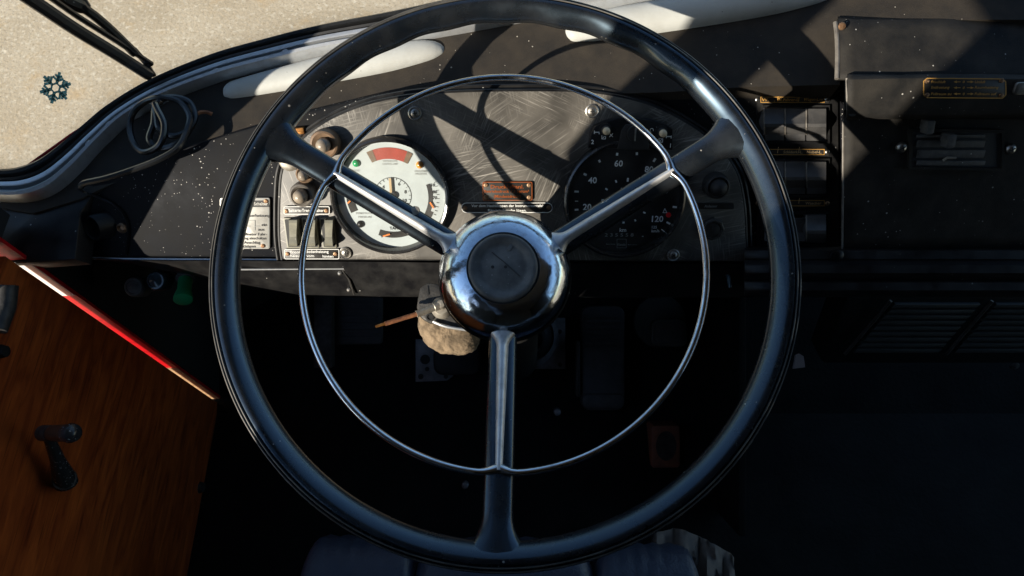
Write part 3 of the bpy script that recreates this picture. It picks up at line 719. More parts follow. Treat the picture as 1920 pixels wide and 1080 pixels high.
# ------------------------------------------------------------------ rocker switch bank
sb = thing('switch_bank', 'black switch bank of three rocker rows with gold label strips', 'switch panel', FP.m)
H0 = -.012
MB().prism(P2(FP, [(1420,160),(1572,156),(1574,472),(1420,470)], H0), H0-.006, H0, .0015).build('bank_plate', M['black'], sb)
for i, (v0, v1, lab) in enumerate(((196,268,((('W.   . Bl.'),1448,40),('Fahrer-L.',1484,30),('Wagen-L.re',1525,36))), (296,368,(('Schlderk.-L.',1487,36),('Nebel-L.',1527,28))), (396,460,(('Wascher',1525,30),)))):
    # housing frame round the row
    P = P2(FP, [(1428,v0),(1553,v0),(1553,v1),(1428,v1)], H0); Q = P2(FP, [(1432,v0+4),(1550,v0+4),(1550,v1-4),(1432,v1-4)], H0)
    mb = MB(); z = H0+.004
    mb.add([(p[0],p[1],H0) for p in P]+[(p[0],p[1],z) for p in P]+[(p[0],p[1],z) for p in Q]+[(p[0],p[1],H0) for p in Q],
       [(4*k+j, 4*k+(j+1)%4, 4*k+4+(j+1)%4, 4*k+4+j) for k in range(3) for j in range(4)])
    mb.build('row_frame', M['black'], sb, 0)
    for k in range(3):
        uc = 1452+k*39.5; w = 36
        off = i == 2 and k != 2
        # rocker: two sloping faces meeting on a ridge, shallow concave upper face
        prof = [(v0+5,.003),(v0+8,.0085),(v0+20,.0110),(v0+36,.0185),(v0+42,.0180),(v0+56,.0045),(v1-4,.002)]
        if off: prof = [(v0+12,.004),(v0+14,.009),(v0+26,.007),(v0+40,.005),(v0+48,.007),(v1-8,.009),(v1-5,.002)]
        rows = []
        for v, h in prof:
            a_ = FP.loc(uc-w/2, v, H0+h); b_ = FP.loc(uc+w/2, v, H0+h); ad = Vector((0,0,-h))
            a2 = a_.copy(); a2.z = H0; b2 = b_.copy(); b2.z = H0
            rows.append([a2, a_, b_, b2])
        mb = MB().grid(rows); mb.build('rocker', M['rocker_black'], sb, 25)
        if not off:
            pts = [FP.loc(uc-w/2-1, v, H0+h+.0004) for v, h in prof[1:6]]
            MB().tube(pts, .0009, 6).build('rocker_edge', M['greyknob'], sb)
    lv = (187,285,381)[i]; x0 = 1420; x1 = 1552
    MB().prism(P2(FP, [(x0,lv-6.5),(x1,lv-6.5),(x1+4,lv),(x1,lv+6.5),(x0,lv+6.5),(x0-4,lv)], H0), H0, H0+.0015).build('label_strip', M['plate_black'], sb, 0)
    outline(FP, [(x0+6,lv-5.5),(x1-6,lv-5.5),(x1-6,lv+5.5),(x0+6,lv+5.5)], H0+.0019, .0006, 'label_border', M['gold'], sb)
    mb = MB()
    for s_, uc, w in lab: put_text(mb, FP, s_, uc, lv, 5.2, H0+.0019, w)
    for ux in (1465, 1505):
        p = FP.loc(ux, lv, 0); mb.box((p.x, p.y, H0+.0019), (.0006, .0065, .0002))
    mb.build('lettering', M['gold'] if i == 0 else M['beige'], sb, 0)
    for ux in (x0, x1-1):
        p = FP.loc(ux, lv, H0+.0015); screw('screw', (p.x, p.y, H0+.0015), .0036, sb, M['steel'] if i < 2 else M['rusty_screw'], cup=False, n=12)

# ------------------------------------------------------------------ instrument panel
ip = thing('instrument_panel', 'humped instrument panel in scratched black paint behind the steering wheel', 'instrument panel', FP.m)
hump = [(530,486),(525,440),(526,360),(531,318),(546,288),(578,252),(630,219),(700,193),(780,179),(860,173),(960,171),(1080,172),(1150,180),(1225,200),(1295,236),(1345,275),(1380,322),(1394,380),(1398,440),(1399,490)]
hs = spline([Vector((u, v, 0)) for u, v in hump], 4); hs = [(p.x, p.y) for p in hs]
MB().prism(P2(FP, hs), -.004, 0, .001).build('face_plate', M['panel'], ip, 30)
big = P2(FP, hs, 0); big = inset(big if sum(big[i][0]*big[(i+1)%len(big)][1]-big[(i+1)%len(big)][0]*big[i][1] for i in range(len(big))) > 0 else big[::-1], -.004)
MB().prism(big, -.12, -.0045, .004).build('hump_body', M['black'], ip, 40)
cv = spline([Vector((u, v, 0)) for u, v in hump], 5)
MB().tube([FP.loc(p.x, p.y, -.003)+Vector((0,0,0)) for p in cv], .0026, 8).build('lip', M['black'], ip)
ctr = FP.loc(960, 400, 0)
mb = MB(); pts = []
for p in cv:
    q = FP.loc(p.x, p.y, -.0085); d = (q-ctr); d.z = 0; d.normalize(); pts.append(q+d*.005)
mb.tube(pts, .0024, 8); mb.build('lip', M['black'], ip)
for u, v, r_ in ((778,212,13),(1110,208,13),(648,474,12),(1262,478,12)):
    p = FP.loc(u, v, 0); screw('screw', (p.x, p.y, 0), r_*FP.sc(u, v), ip, rot=random.random())
# push-pull knobs
for u, v, r_, m, r2 in ((613,267,27,'brown',12),(571,361,23,'greyknob',12),(577,322,17,'brown',9),(1340,345,24,'matt_black',14)):
    p = FP.loc(u, v, 0); s_ = FP.sc(u, v); R0 = r_*s_
    mb = MB().lathe([(R0,0),(R0,.010),(R0*.93,.0135),(R0*.8,.0145),(R0*.62,.0125),(r2*s_*1.15,.0115)], (p.x, p.y, 0), 32)
    k = mb.build('knob', M[m], ip)
    MB().lathe([(r2*s_*1.1,.010),(r2*s_*1.05,.019),(r2*s_*.85,.0225),(r2*s_*.4,.0245),(.0001,.025)], (p.x, p.y, 0), 24).build('knob_cap', M['knob_cap' if m != 'matt_black' else m], k)
p = FP.loc(557, 246, -.006); MB().prism(rrect(p.x, p.y, .016, .007, .0015, rot=.1), -.012, -.004, .001).build('brass_tag', M['copper_tip'], ip)
p = FP.loc(543, 301, 0); MB().lathe([(.011,-.01),(.011,.003),(.009,.005),(.006,.0055),(.0001,.006)], (p.x, p.y, 0), 20).build('round_lens', M['zinc'], ip)

def lettering_plate(name, fr, pts, h, mplate, mtext, lines, parent, border=None, bold=.012):
    pl = MB().prism(P2(fr, pts, h), h-.0025, h, .0005).build(name, M[mplate], parent, 30)
    if border: outline(fr, pts, h+.0003, .0007, 'border', M[border], pl)
    if lines:
        mb = MB()
        for s_, u, v, cap, w in lines: put_text(mb, fr, s_, u, v, cap, h+.0004, w, bold=bold)
        mb.build('lettering', M[mtext], pl, 0)
    return pl
def stud(u, v, h, pl, m='rusty_screw', r=.0026, fr=None):
    q = (fr or FP).loc(u, v, h); MB().lathe([(r,0),(r*.9,.001),(r*.4,.0015),(.0001,.0012)], q, 12).build('rivet', M[m], pl)
def stadium(u0, u1, v0, v1, r_=None):
    cx, cy, w, h_ = (u0+u1)/2, (v0+v1)/2, u1-u0, v1-v0
    return rrect(cx, cy, w, h_, r_ if r_ else h_/2*.98)
pl = lettering_plate('pressure_plate', FP, stadium(905,998,341,376,3), .0025, 'plate_black', 'copper',
    [('Druckluftanl.',951,350,7,62), ('Betriebsdruck 7,3 kp/cm²',950,359.5,5.2,84), ('(Mindestdruck)',951,369,5.5,50)], ip, 'copper')
for u, v in ((911,347),(992,347),(911,370),(992,370)): stud(u, v, .0025, pl)
pl = lettering_plate('notice_plate', FP, stadium(865,1036,380,399), .0025, 'plate_black', 'white',
    [('Vor dem Hochklappen der Instrumententafel',951,386.5,5,134), ('Rändelschraube lösen.',951,394.5,5,72)], ip, 'white')
for u, v in ((872,390),(1029,389)): stud(u, v, .0025, pl)
pl = lettering_plate('battery_plate', FP, stadium(532,618,387,402,3), .0025, 'plate_black', 'white', [('Batterie-Trennschalter',574,394.5,6,66)], ip, 'white')
for u, v in ((537,396),(612,395)): stud(u, v, .0025, pl)
pl = lettering_plate('heating_plate', FP, stadium(533,636,467,486,3), .0025, 'plate_black', 'white',
    [('Front-',555,472.5,5.2,20), ('heizung',557,480.5,5.2,24), ('Bodenheizung',595,472.5,5.5,42), ('vorn',582,480.5,5.2,14), ('hinten',615,480.5,5.2,20)], ip, 'white')
for u, v in ((539,476),(629,476)): stud(u, v, .0025, pl)
pl = lettering_plate('switch_label', FP, stadium(1308,1376,381,392,2), .002, 'plate_black', 'grey_print', [('Anlasser',1333,386.5,5,24)], ip, 'ink')
# three grey tumbler switches
for uc in (549, 583, 616):
    s_ = FP.sc(uc, 435); p = FP.loc(uc, 436, 0)
    fr_ = MB().prism(rrect(p.x, p.y, 27*s_, 60*s_, .0015), 0, .0025, .0006).build('tumbler_switch', M['rocker'], ip)
    MB().prism(rrect(p.x, p.y, 21*s_, 54*s_, .001), .0025, .0029).build('slot', M['ink'], fr_, 0)
    rows = []
    for v, h, w in ((411,.001,.9),(413,.009,.86),(418,.0105,.84),(434,.0065,.75),(444,.006,.72),(457,.0095,.84),(460,.008,.86),(462,.001,.9)):
        a_ = FP.loc(uc-9*w, v, .0025+h); b_ = FP.loc(uc+9*w, v, .0025+h)
        a2 = a_.copy(); a2.z = .0025; b2 = b_.copy(); b2.z = .0025
        rows.append([a2, a_, b_, b2])
    MB().grid(rows).build('tumbler', M['rocker'], fr_, 30)
# key lock
p = FP.loc(1335, 428, 0); s_ = FP.sc(1335, 428)
lk = MB().lathe([(22*s_,0),(22*s_,.004),(19*s_,.006),(15*s_,.006),(14*s_,.003)], (p.x, p.y, 0), 8).build('key_lock', M['cast'], ip, 20)
MB().lathe([(14*s_,.002),(13*s_,.0055),(.0001,.006)], (p.x, p.y, 0), 24).build('barrel', M['cast'], lk)
MB().box((p.x, p.y, .0062), (.0025, .008, .0008)).build('keyhole', M['ink'], lk, 0)

def arc_seg(mb, c, r0, r1, a0, a1, h, n=16):
    vs = []
    for i in range(n+1):
        t = a0+(a1-a0)*i/n
        vs += [(c[0]+r0*math.cos(t), c[1]+r0*math.sin(t), h), (c[0]+r1*math.cos(t), c[1]+r1*math.sin(t), h)]
    mb.add(vs, [(2*i, 2*i+1, 2*i+3, 2*i+2) for i in range(n)])
def bezel(name, u, v, r_, m, label, rin=.90):
    p = FP.loc(u, v, 0); R0 = r_*FP.sc(u, v)
    o = MB().lathe([(R0,0),(R0,.007),(R0*.985,.0100),(R0*.955,.0112),(R0*.925,.0105),(R0*rin+.001,.008),(R0*rin,.0005)], (p.x, p.y, 0), 72).build(name, m, ip)
    o['label'] = label
    return o, p, R0
# --- white multi gauge
gg, gp, GR = bezel('pressure_gauge', 733.5, 367, 112, M['bezel'], 'round white-faced multi gauge with red warning window at the top')
MB().disc((gp.x, gp.y, .0012), GR*.905, 64).build('dial', M['dial'], gg, 0)
HD = .0012; gs = FP.sc(733, 367)
def gl(u, v): return FP.loc(u, v, HD)
def parc(mb, r0, r1, d0, d1, h): arc_seg(mb, (gp.x, gp.y), r0*gs, r1*gs, R(d0), R(d1), h)
mb = MB(); parc(mb, 70, 91, 67, 114, HD+.0005); mb.build('warning_window', M['red_lens'], gg, 0)
mb = MB(); parc(mb, 70, 91, 108, 115.5, HD+.0008); parc(mb, 70, 91, 60.5, 67, HD+.0008); mb.build('window_shade', M['brown'], gg, 0)
mb = MB(); parc(mb, 70, 78, -22, 18, HD+.0005); parc(mb, 70, 84, -30, -22, HD+.0005); mb.build('scale_window', M['ink'], gg, 0)
mb = MB(); parc(mb, 70, 84, 166, 203, HD+.0005); mb.build('scale_window', M['plate_black'], gg, 0)
mb = MB(); parc(mb, 70, 82, 249, 297, HD+.0005); mb.build('scale_window', M['plate_black'], gg, 0)
for u, v, m in ((668,306,'green'),(787,309,'amber'),(676,420,'black')):
    q = gl(u, v); MB().lathe([(7*gs,0),(6.6*gs,.0016),(4*gs,.003),(.0001,.0034)], (q.x, q.y, HD), 20).build('tell_tale', M[m], gg)
mb = MB()
cc = gl(737, 366)
arc_seg(mb, (cc.x, cc.y), 33.5*gs, 34.5*gs, 0, 2*PI, HD+.0004, 48)
for k in range(17):
    t = R(-30+15*k); mb.box((cc.x+31.5*gs*math.cos(t), cc.y+31.5*gs*math.sin(t), HD+.0004), (4*gs, .7*gs, .0002), t)
for s_, t in (('2',215),('4',140),('6',62),('8',15),('10',-25)):
    put_text(mb, FP, s_, 737+24*math.cos(R(t)), 366-24*math.sin(R(t)), 6.5, HD+.0005)
for s_, u, v, c_ in (('10',812,347,6),('80',815,360,6),('70',815,371,6),('TANK',741,428,5.5),('10',738,442,5),('0',716,443,5)): put_text(mb, FP, s_, u, v, c_, HD+.0005)
for k in range(9):
    t = R(-24+5.2*k); mb.box((gp.x+88*gs*math.cos(t), gp.y+88*gs*math.sin(t), HD+.0004), (5*gs, .9*gs, .0002), t)
mb.build('dial_print', M['ink'], gg, 0)
mb = MB()
for s_, u, v, w in (('WARNLEUCHTE',731,302,27),('CONTROL LAMP',731,307.5,29),('HANDBREMSE',789,321,24),('HANDBRAKE',789,326,22),('BREMSDRUCK',682,400,30),('PRESSURE',684,407,25),('FERNLICHT',665,320,18)):
    put_text(mb, FP, s_, u, v, 3.6, HD+.0005, w)
mb.build('dial_caption', M['grey_print'], gg, 0)
mb = MB()
mb.box((gl(733,350).x, gl(733,350).y, HD+.0025), (4.2*gs, 34*gs, .0012)); mb.build('needle', M['beige'], gg, 0)
MB().lathe([(7*gs,0),(7*gs,.003),(4*gs,.004),(.0001,.0042)], (cc.x, cc.y, HD), 20).build('needle_boss', M['ink'], gg)
for u, v, ln, a_, in ((810,384,13,-62),(725,440,14,18),(655,378,7,40)):
    q = gl(u, v); MB().box((q.x, q.y, HD+.0018), (ln*gs, 2.6*gs, .001), R(a_)).build('needle', M['orange'], gg, 0)
MB().lathe([(GR*.905,.0078),(GR*.6,.0095),(GR*.3,.0105),(.0001,.0108)], (gp.x, gp.y, 0), 64).build('cover_glass', M['gauge_glass'], gg)
# --- black tachograph
tg, tp_, TR = bezel('tachograph', 1169, 372, 114, M['bezel'], 'round black tachograph with white speed figures up to 125', .915)
MB().disc((tp_.x, tp_.y, .0012), TR*.92, 64).build('dial', M['dial_black'], tg, 0)
ts = FP.sc(1169, 372); mb = MB()
for s_, u, v in (('20',1101,388),('40',1111,338),('60',1160,306.5),('80',1217,317.5),('100',1243,357),('120',1233,410.5)): put_text(mb, FP, s_, u, v, 11.5, HD+.0005, None, bold=.02)
for s_, u, v, c_ in (('125',1227,426,5.2),('km/h',1229,433,5.2),('km',1168,431,7.5)): put_text(mb, FP, s_, u, v, c_, HD+.0005, bold=.015)
for u, v, w, h_, a_ in ((1157,289,4,5,-3),(1194,288,4,5,5),(1227,300,4,7,-30),(1124,302,4,5,30),(1097,327,6,4,-25),(1081,359,8,3.4,-3),(1081,377,6,1.2,0),(1081,393,7,3.4,4),(1265,388,8,3.6,-6),(1253,418,8,3.4,-28),(1243,432,8,1.6,-38),
        (1177,337,3.6,7,-3),(1155,340,3,5,25),(1137,354.5,5,3,-35),(1131,375,7,3,-4),(1168,353,8,1.2,0),(1169,417,4,3.5,0),(1191,413,3,4,30),(1208,398.5,5,3,-25),(1205,443,3,1.2,0),(1146,410,8,1,-35),(1198,342,4,4,40)):
    q = FP.loc(u, v, HD); mb.box((q.x, q.y, HD+.0004), (w*ts, h_*ts, .0003), R(a_))
mb.build('speed_figures', M['dim_white'], tg, 0)
mb = MB()
put_text(mb, FP, '2 3 5 5 5 8', 1161, 440.5, 6.5, HD+.0005, 54); 
P = [(1156.5,448),(1174.5,448),(1174.5,465),(1156.5,465)]
outline(FP, P, HD+.0005, .0004, 'maker_frame', M['grey_print'], tg)
put_text(mb, FP, 'Kienzle', 1165.5, 458.5, 5, HD+.0005, 15); put_text(mb, FP, 'Made in Germany', 1145, 458, 2.2, HD+.0005, 17); put_text(mb, FP, 'Made in Germany', 1186, 459, 2.2, HD+.0005, 18)
mb.build('odometer_print', M['grey_print'], tg, 0)
mb = MB(); t3 = [FP.loc(u, v, HD) for u, v in ((1246.5,390),(1251,399),(1242,399))]; t4 = [FP.loc(u, v, HD) for u, v in ((1246.5,392.3),(1249.4,398),(1243.6,398))]
mb.add([(p.x,p.y,HD+.0005) for p in t3+t4], [(i,(i+1)%3,3+(i+1)%3,3+i) for i in range(3)]); mb.build('warning_triangle', M['dim_white'], tg, 0)
q = FP.loc(1253.5, 403, HD); MB().lathe([(5*ts,0),(4.6*ts,.001),(.0001,.0016)], q, 18).build('warning_lamp', M['red_dot'], tg)
q = FP.loc(1169, 372, HD); MB().lathe([(16*ts,0),(15*ts,.003),(.0001,.0036)], q, 24).build('needle_boss', M['ink'], tg)
MB().lathe([(TR*.915,.0078),(TR*.6,.0095),(TR*.3,.0105),(.0001,.0108)], (tp_.x, tp_.y, 0), 64).build('cover_glass', M['gauge_glass'], tg)
# driver-mode knobs over the tachograph
hb = [(1103,278),(1108,250),(1115,237),(1135,228),(1160,222),(1190,221),(1225,226),(1250,234),(1262,243),(1262,282)]
tb = MB().prism(P2(FP, hb, .010), .0, .010, .0015).build('mode_housing', M['black'], ip, 35)
MB().prism(P2(FP, [(1158,280),(1166,244),(1174,234),(1205,234),(1213,246),(1218,282)], .0135), .010, .0135, .001).build('mode_bridge', M['matt_black'], tb, 35)
for u, v in ((1135,243),(1240,247)):
    q = FP.loc(u, v, .010); s_ = FP.sc(u, v)
    MB().lathe([(12*s_,0),(12*s_,.001),(8*s_,.0012),(7.6*s_,.007),(6*s_,.0085),(.0001,.009)], q, 20).build('button_collar', M['matt_black'], tb)
    MB().lathe([(7*s_,.0085),(6.6*s_,.0115),(4*s_,.0132),(.0001,.0136)], q, 20).build('push_button', M['ivory'], tb)
q = FP.loc(1190, 250, .0135); s_ = FP.sc(1190, 250)
MB().lathe([(15*s_,0),(14*s_,.003),(.0001,.0034)], q, 24).build('slot_disc', M['matt_black'], tb)
MB().box((q.x, q.y, .0175), (2.5*s_, 26*s_, .003), 0, .0005).build('slot_blade', M['steel'], tb)
mb = MB(); hh = .0104
put_text(mb, FP, '2', 1111, 266, 8, hh); put_text(mb, FP, '1', 1257, 273, 8, hh)
for u0, v0 in ((1119,248),(1254,256)):
    for du, dv, w, h_ in ((0,0,9,1.6),(-4.5,0,1.4,6),(4.5,1,1.4,5)):
        q = FP.loc(u0+du, v0+dv, hh); mb.box((q.x, q.y, hh), (w*s_, h_*s_, .0003))
for u0, v0 in ((1132,257),(1239,263)):
    for a_, du, dv, w in ((0,0,-3.5,7),(0,0,3.5,7),(90,-3.5,0,7),(90,3.5,0,7),(45,0,0,9)):
        q = FP.loc(u0+du, v0+dv, hh); mb.box((q.x, q.y, hh), (w*s_, 1.1*s_, .0003), R(a_))
for a_ in (45, 135):
    q = FP.loc(1146, 253.5, hh); mb.box((q.x, q.y, hh), (9*s_, 1.3*s_, .0003), R(a_))
q = FP.loc(1222, 244, hh); arc_seg(mb, (q.x, q.y), 2.6*s_, 3.6*s_, R(-30), R(250), hh)
mb.build('symbols', M['white'], tb, 0)

# instruction plate on the left panel
FQ = FP; h = -.009
ipl = thing('heater_notice', 'white aluminium heating notice with black lettering left of the grey switches', 'notice plate', FP.m)
pl = MB().prism(P2(FP, stadium(412,506,371,467,4), h), h-.003, h, .0006).build('plate_body', M['plate'], ipl, 30)
mb = MB()
for s_, u, v, c_, w in (('Zusatz-',455,398,5.5,26),('Wasserheizung',478,405,5.5,56),('ein',495,421.5,5.5,10),('aus',489.5,431,5.5,12),('Bei geöffneter Fahr-',468,440,5.2,64),('ertür Heizung einschalten',462,447.5,5.2,74),('bis Anschlag',467,455.5,5.2,42),('betätigen',463,462.5,5.2,32)):
    put_text(mb, FP, s_, u, v, c_, h+.0004, w)
mb.build('lettering', M['ink'], ipl, 0)
outline(FP, stadium(414,504,373,465,3), h+.0003, .0006, 'border', M['grey_print'], ipl)
q0 = FP.loc(470, 388, h); q1 = FP.loc(503, 376, h)
MB().box(((q0.x+q1.x)/2, (q0.y+q1.y)/2, h+.0003), (q1.x-q0.x, q1.y-q0.y, .0004)).build('header', M['ink'], ipl, 0)
mb = MB(); put_text(mb, FP, 'Schalter', 489, 382, 6, h+.0008, 26); mb.build('header_lettering', M['plate'], ipl, 0)
mb = MB()
for u0, v0, u1, v1 in ((462,413,478,413),(478,413,478,432),(478,424,487,424),(462,424,470,424)):
    a_ = FP.loc(u0, v0, h); b_ = FP.loc(u1, v1, h); mb.tube([a_+Vector((0,0,.0003)), b_+Vector((0,0,.0003))], .0003, 4)
mb.build('diagram', M['grey_print'], ipl, 0)
for u, v in ((499,377),(493,461)): stud(u, v, h, ipl)

# ------------------------------------------------------------------ white pads along the foot of the windscreen
def pad(name, line, label):
    c0 = FT.loc(*line[len(line)//2][:2]); m = FT.m @ Matrix.Translation(c0)
    P = [FT.loc(u, v)-c0 for u, v, w in line]; W = [w*FT.sc(u, v) for u, v, w in line]
    PS = spline([Vector((p.x, p.y, w)) for p, w in zip(P, W)], 6); rows = []
    n = len(PS)
    for i, p in enumerate(PS):
        a_ = PS[max(i-1,0)]; b_ = PS[min(i+1,n-1)]
        d = Vector((b_.x-a_.x, b_.y-a_.y)).normalized(); q = Vector((-d.y, d.x)); w = max(p.z, .0005)
        rows.append([(p.x+q.x*w*math.cos(t), p.y+q.y*w*math.cos(t), -.004+(min(w,.022)*.95)*max(0, math.sin(t))**.8) for t in [PI*k/14 for k in range(15)]])
    o = MB().grid(rows).build(name, M['pad'], m=m, smooth=60); return tag(o, label, 'pad', 'pale pads under the windscreen')
pad('windscreen_pad', [(417,169,1),(420,169,10),(427,169,15),(445,166,19),(520,150,24),(620,129,28),(720,110,28),(780,98,24),(810,93,19),(826,91,12),(832,90,6),(834,90,1)], 'smaller pale grey rounded pad on the dashboard, left of the wheel top')
pad('windscreen_pad', [(1060,62,1),(1064,61,12),(1080,58,22),(1150,45,31),(1250,29,33),(1350,14,33),(1450,-1,30),(1520,-11,22),(1552,-14,14),(1566,-15,8),(1570,-15,1)], 'longer pale grey rounded pad at the top edge, right of the wheel top')

# ------------------------------------------------------------------ loose cable
def dl(u, v, h): return FT.m @ FT.loc(u, v, h)
c0 = dl(300, 250, .01)
cab = thing('cable', 'loose black cable coiled on the left corner of the dashboard', 'cable', Matrix.Translation(c0))
path = [(152,350,.030),(160,343,.032),(200,334,.033),(250,318,.034),(300,298,.034),(335,275,.03),(352,240,.024),(355,215,.022),(335,190,.024),(300,183,.026),(270,192,.020),(248,215,.016),(244,248,.014),(256,276,.016),(275,285,.02),(300,270,.026),(308,235,.030),(295,205,.032),(290,195,.03),(294,220,.028),(300,243,.026),(325,255,.022),(352,245,.018),(366,220,.016),(358,195,.018),(338,184,.022),(310,184,.024),(292,200,.024),(288,232,.020),(280,262,.016),(300,278,.014),(330,270,.014),(355,245,.014),(364,215,.012)]
MB().tube([p-c0 for p in spline([dl(*q) for q in path], 6)], .0033, 8).build('loop', M['cable'], cab)
lead = [(152,350,.006),(149,353,.002),(160,361,-.006),(190,372,-.0100),(215,385,-.0105),(232,402,-.0105),(240,425,-.0105),(240,450,-.0105),(236,478,-.0105)]
MB().tube([p-c0 for p in spline([FP.m @ FP.loc(*q) for q in lead], 6)], .0016, 6).build('thin_lead', M['cable'], cab)
path = [(364,222,.016),(372,212,.014),(386,210,.010),(398,214,.006)]
MB().tube([p-c0 for p in spline([dl(*q) for q in path], 5)], .0022, 6).build('wire_end', M['rust'], cab)

# ------------------------------------------------------------------ steering wheel
FW = Frame(941, 491, .580, .19, .03)
sw = thing('steering_wheel', 'large black three-spoke steering wheel with thin chrome horn ring', 'steering wheel', FW.m)
prof = [(.2256,-.002),(.2262,.0005),(.2276,.0035),(.2300,.0066),(.2332,.0096),(.2365,.0117),(.2390,.0124),(.2410,.0118),(.2418,.0100),(.2424,.0090),(.2431,.0098),(.2437,.0102),(.2446,.0097),(.2452,.0080),(.2457,.0067),(.2464,.0076),(.2470,.0079),(.2480,.0070),(.2491,.0043),(.2500,-.0005),(.2492,-.0065),(.2452,-.0115),(.2385,-.014),(.2315,-.0125),(.2275,-.0080)]
n = 288; m_ = len(prof); vs = []; fs = []
for i in range(n):
    t = 2*PI*i/n
    d = math.degrees(t)
    msk = max(0, min(1, (d-38)/14))*max(0, min(1, (142-d)/14))
    sca = .0014*msk*(.5-.5*math.cos(R(d)*28))
    for r, z in prof:
        inn = max(0, min(1, (.236-r)/.008))*(1 if z < .007 else .25)
        rr = r + sca*inn*1.2
        vs.append((rr*math.cos(t), rr*math.sin(t), z))
for i in range(n):
    j = (i+1) % n
    for k in range(m_):
        l = (k+1) % m_
        fs.append((i*m_+k, i*m_+l, j*m_+l, j*m_+k))
fs = [tuple(reversed(f)) for f in fs]
MB().add(vs, fs).build('rim', M['rim'], sw, 35)
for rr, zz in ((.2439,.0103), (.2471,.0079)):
    MB().tube([(rr*math.cos(2*PI*i/240), rr*math.sin(2*PI*i/240), zz) for i in range(240)], .00075, 6, True).build('rim_bead', M['bead'], sw, 60)  # tubes added to draw the bright sunlit lines of the grooves
def zs(r): return -.052+(r-.05)/(.228-.05)*.0495
SP = (R(151), R(29.5), R(-90.5))
for t in SP:
    ct, st = math.cos(t), math.sin(t); rows = []
    for r in [.050+.184*k/30 for k in range(31)]:
        fl = max(0, (r-.205)/.029); w = .0126 + .015*fl**2.4
        hh = .0085 + .002*fl; z0 = zs(r)
        ring = []
        for k in range(16):
            q = 2*PI*k/16; e = .75
            x = w*math.copysign(abs(math.cos(q))**e, math.cos(q)); z = hh*math.copysign(abs(math.sin(q))**e, math.sin(q))
            ring.append((r*ct-x*st, r*st+x*ct, z0+z))
        rows.append(ring)
    MB().grid(rows, True).build('spoke', M['rim'], sw, 60)
    # chrome moulding on the spoke, widening into the hub
    rows = []
    for r in [.050+.018*k/8 for k in range(9)]+[.1715]:
        k_ = (r-.050)/.125; w = .0064-.0027*k_ + .016*max(0, (.068-r)/.018)**2
        top_ = zs(r)+.0075; hh = .0075-.003*k_
        off = 0
        rows.append([(r*ct-(off+w*math.cos(q))*st, r*st+(off+w*math.cos(q))*ct, top_-.008+(hh+.008)*math.sin(q)**.7) for q in [PI*j/24 for j in range(25)]])
    MB().grid(rows).build('spoke_moulding', M['soft_chrome'], sw, 80)
HRR = .1745; HRZ = zs(HRR)+.0085
ring = []; rad = []
for i in range(240):
    t = 2*PI*i/240; dm_ = min(abs((t-s_+PI) % (2*PI)-PI) for s_ in SP)
    k_ = max(0, 1-dm_/.11); ring.append(((HRR-.004*k_**2)*math.cos(t), (HRR-.004*k_**2)*math.sin(t), HRZ-.003*k_**2)); rad.append(.0030+.0022*k_**3)
MB().tube(ring, rad, 12, True).build('horn_ring', M['chrome'], sw, 60)
MB().lathe([(.055,-.095),(.0598,-.070),(.0612,-.058),(.0608,-.050),(.0590,-.0430),(.0556,-.0375),(.0500,-.0318),(.0440,-.0272),(.0385,-.0240),(.0345,-.0226),(.0325,-.0222),(.0314,-.0235),(.0312,-.034)], n=96).build('hub_cover', M['worn_chrome'], sw, 50)
MB().lathe([(.0612,-.054),(.0625,-.060),(.0612,-.068),(.056,-.10),(.035,-.105),(.0001,-.105)], n=64).build('hub_skirt', M['black'], sw)
hbn = MB().lathe([(.0309,-.036),(.0309,-.0225),(.0301,-.0198),(.0284,-.0187),(.0262,-.0190),(.0225,-.0215),(.0200,-.0225),(.0182,-.0222),(.0001,-.0217)], n=72).build('horn_button', M['cap_rubber'], sw, 50)
for x in (-.0092, .0022): MB().disc((x+.0001, .0004, -.0214), .00145, 14).build('hole', M['ink'], hbn, 0)
MB().tube([(-.010,.014,-.0219),(.002,.004,-.0214),(.015,-.008,-.0217)], .00028, 5).build('scratch', M['ink'], hbn)
MB().box((.0062,.0180,-.0222), (.0035,.006,.0016), -.5, .0004).build('nub', M['cap_rubber'], hbn)
t = SP[0]; r = .098; MB().lathe([(.0046,0),(.0042,.0012),(.0001,.0018)], (r*math.cos(t)+.0095*math.sin(t)*.95, r*math.sin(t)-.0095*math.cos(t)*.95, zs(r)+.0068), 16).build('spoke_screw', M['zinc'], sw)

# ------------------------------------------------------------------ column, stalk and gaiter below the hub
FC = Frame(840, 600, .74, R(12))
colm = thing('steering_column', 'black steering column housing with cast bracket below the hub', 'steering column', FC.m)
CI = FC.m.inverted() @ FW.m
def cw(p): return CI @ Vector(p)
MB().tube([cw((0,0,-.10)), cw((0,-.01,-.30)), cw((0,-.03,-.62))], .034, 28).build('column_tube', M['matt_black'], colm)
brk = [(783,560),(787,540),(800,530),(818,531),(840,545),(880,560),(890,610),(860,618),(838,612),(815,606),(806,606),(795,600),(786,592),(781,576)]
MB().prism(P2(FC, brk), -.012, 0, .003).build('bracket', M['cast'], colm)
p = FC.loc(806, 595, 0); MB().lathe([(.0045,0),(.0045,.001),(.003,.0012),(.0028,.0002),(.0001,.0002)], (p.x, p.y, 0), 14).build('bolt_hole', M['ink'], colm)
p = FC.loc(802, 545, 0); MB().box((p.x, p.y, .0004), (.0016, .010, .0008), .1).build('slot', M['ink'], colm, 0)
p = FC.loc(829, 578, 0); MB().lathe([(.012,0),(.0115,.006),(.008,.010),(.0001,.011)], (p.x, p.y, 0), 24).build('stalk_boss', M['zinc'], colm)
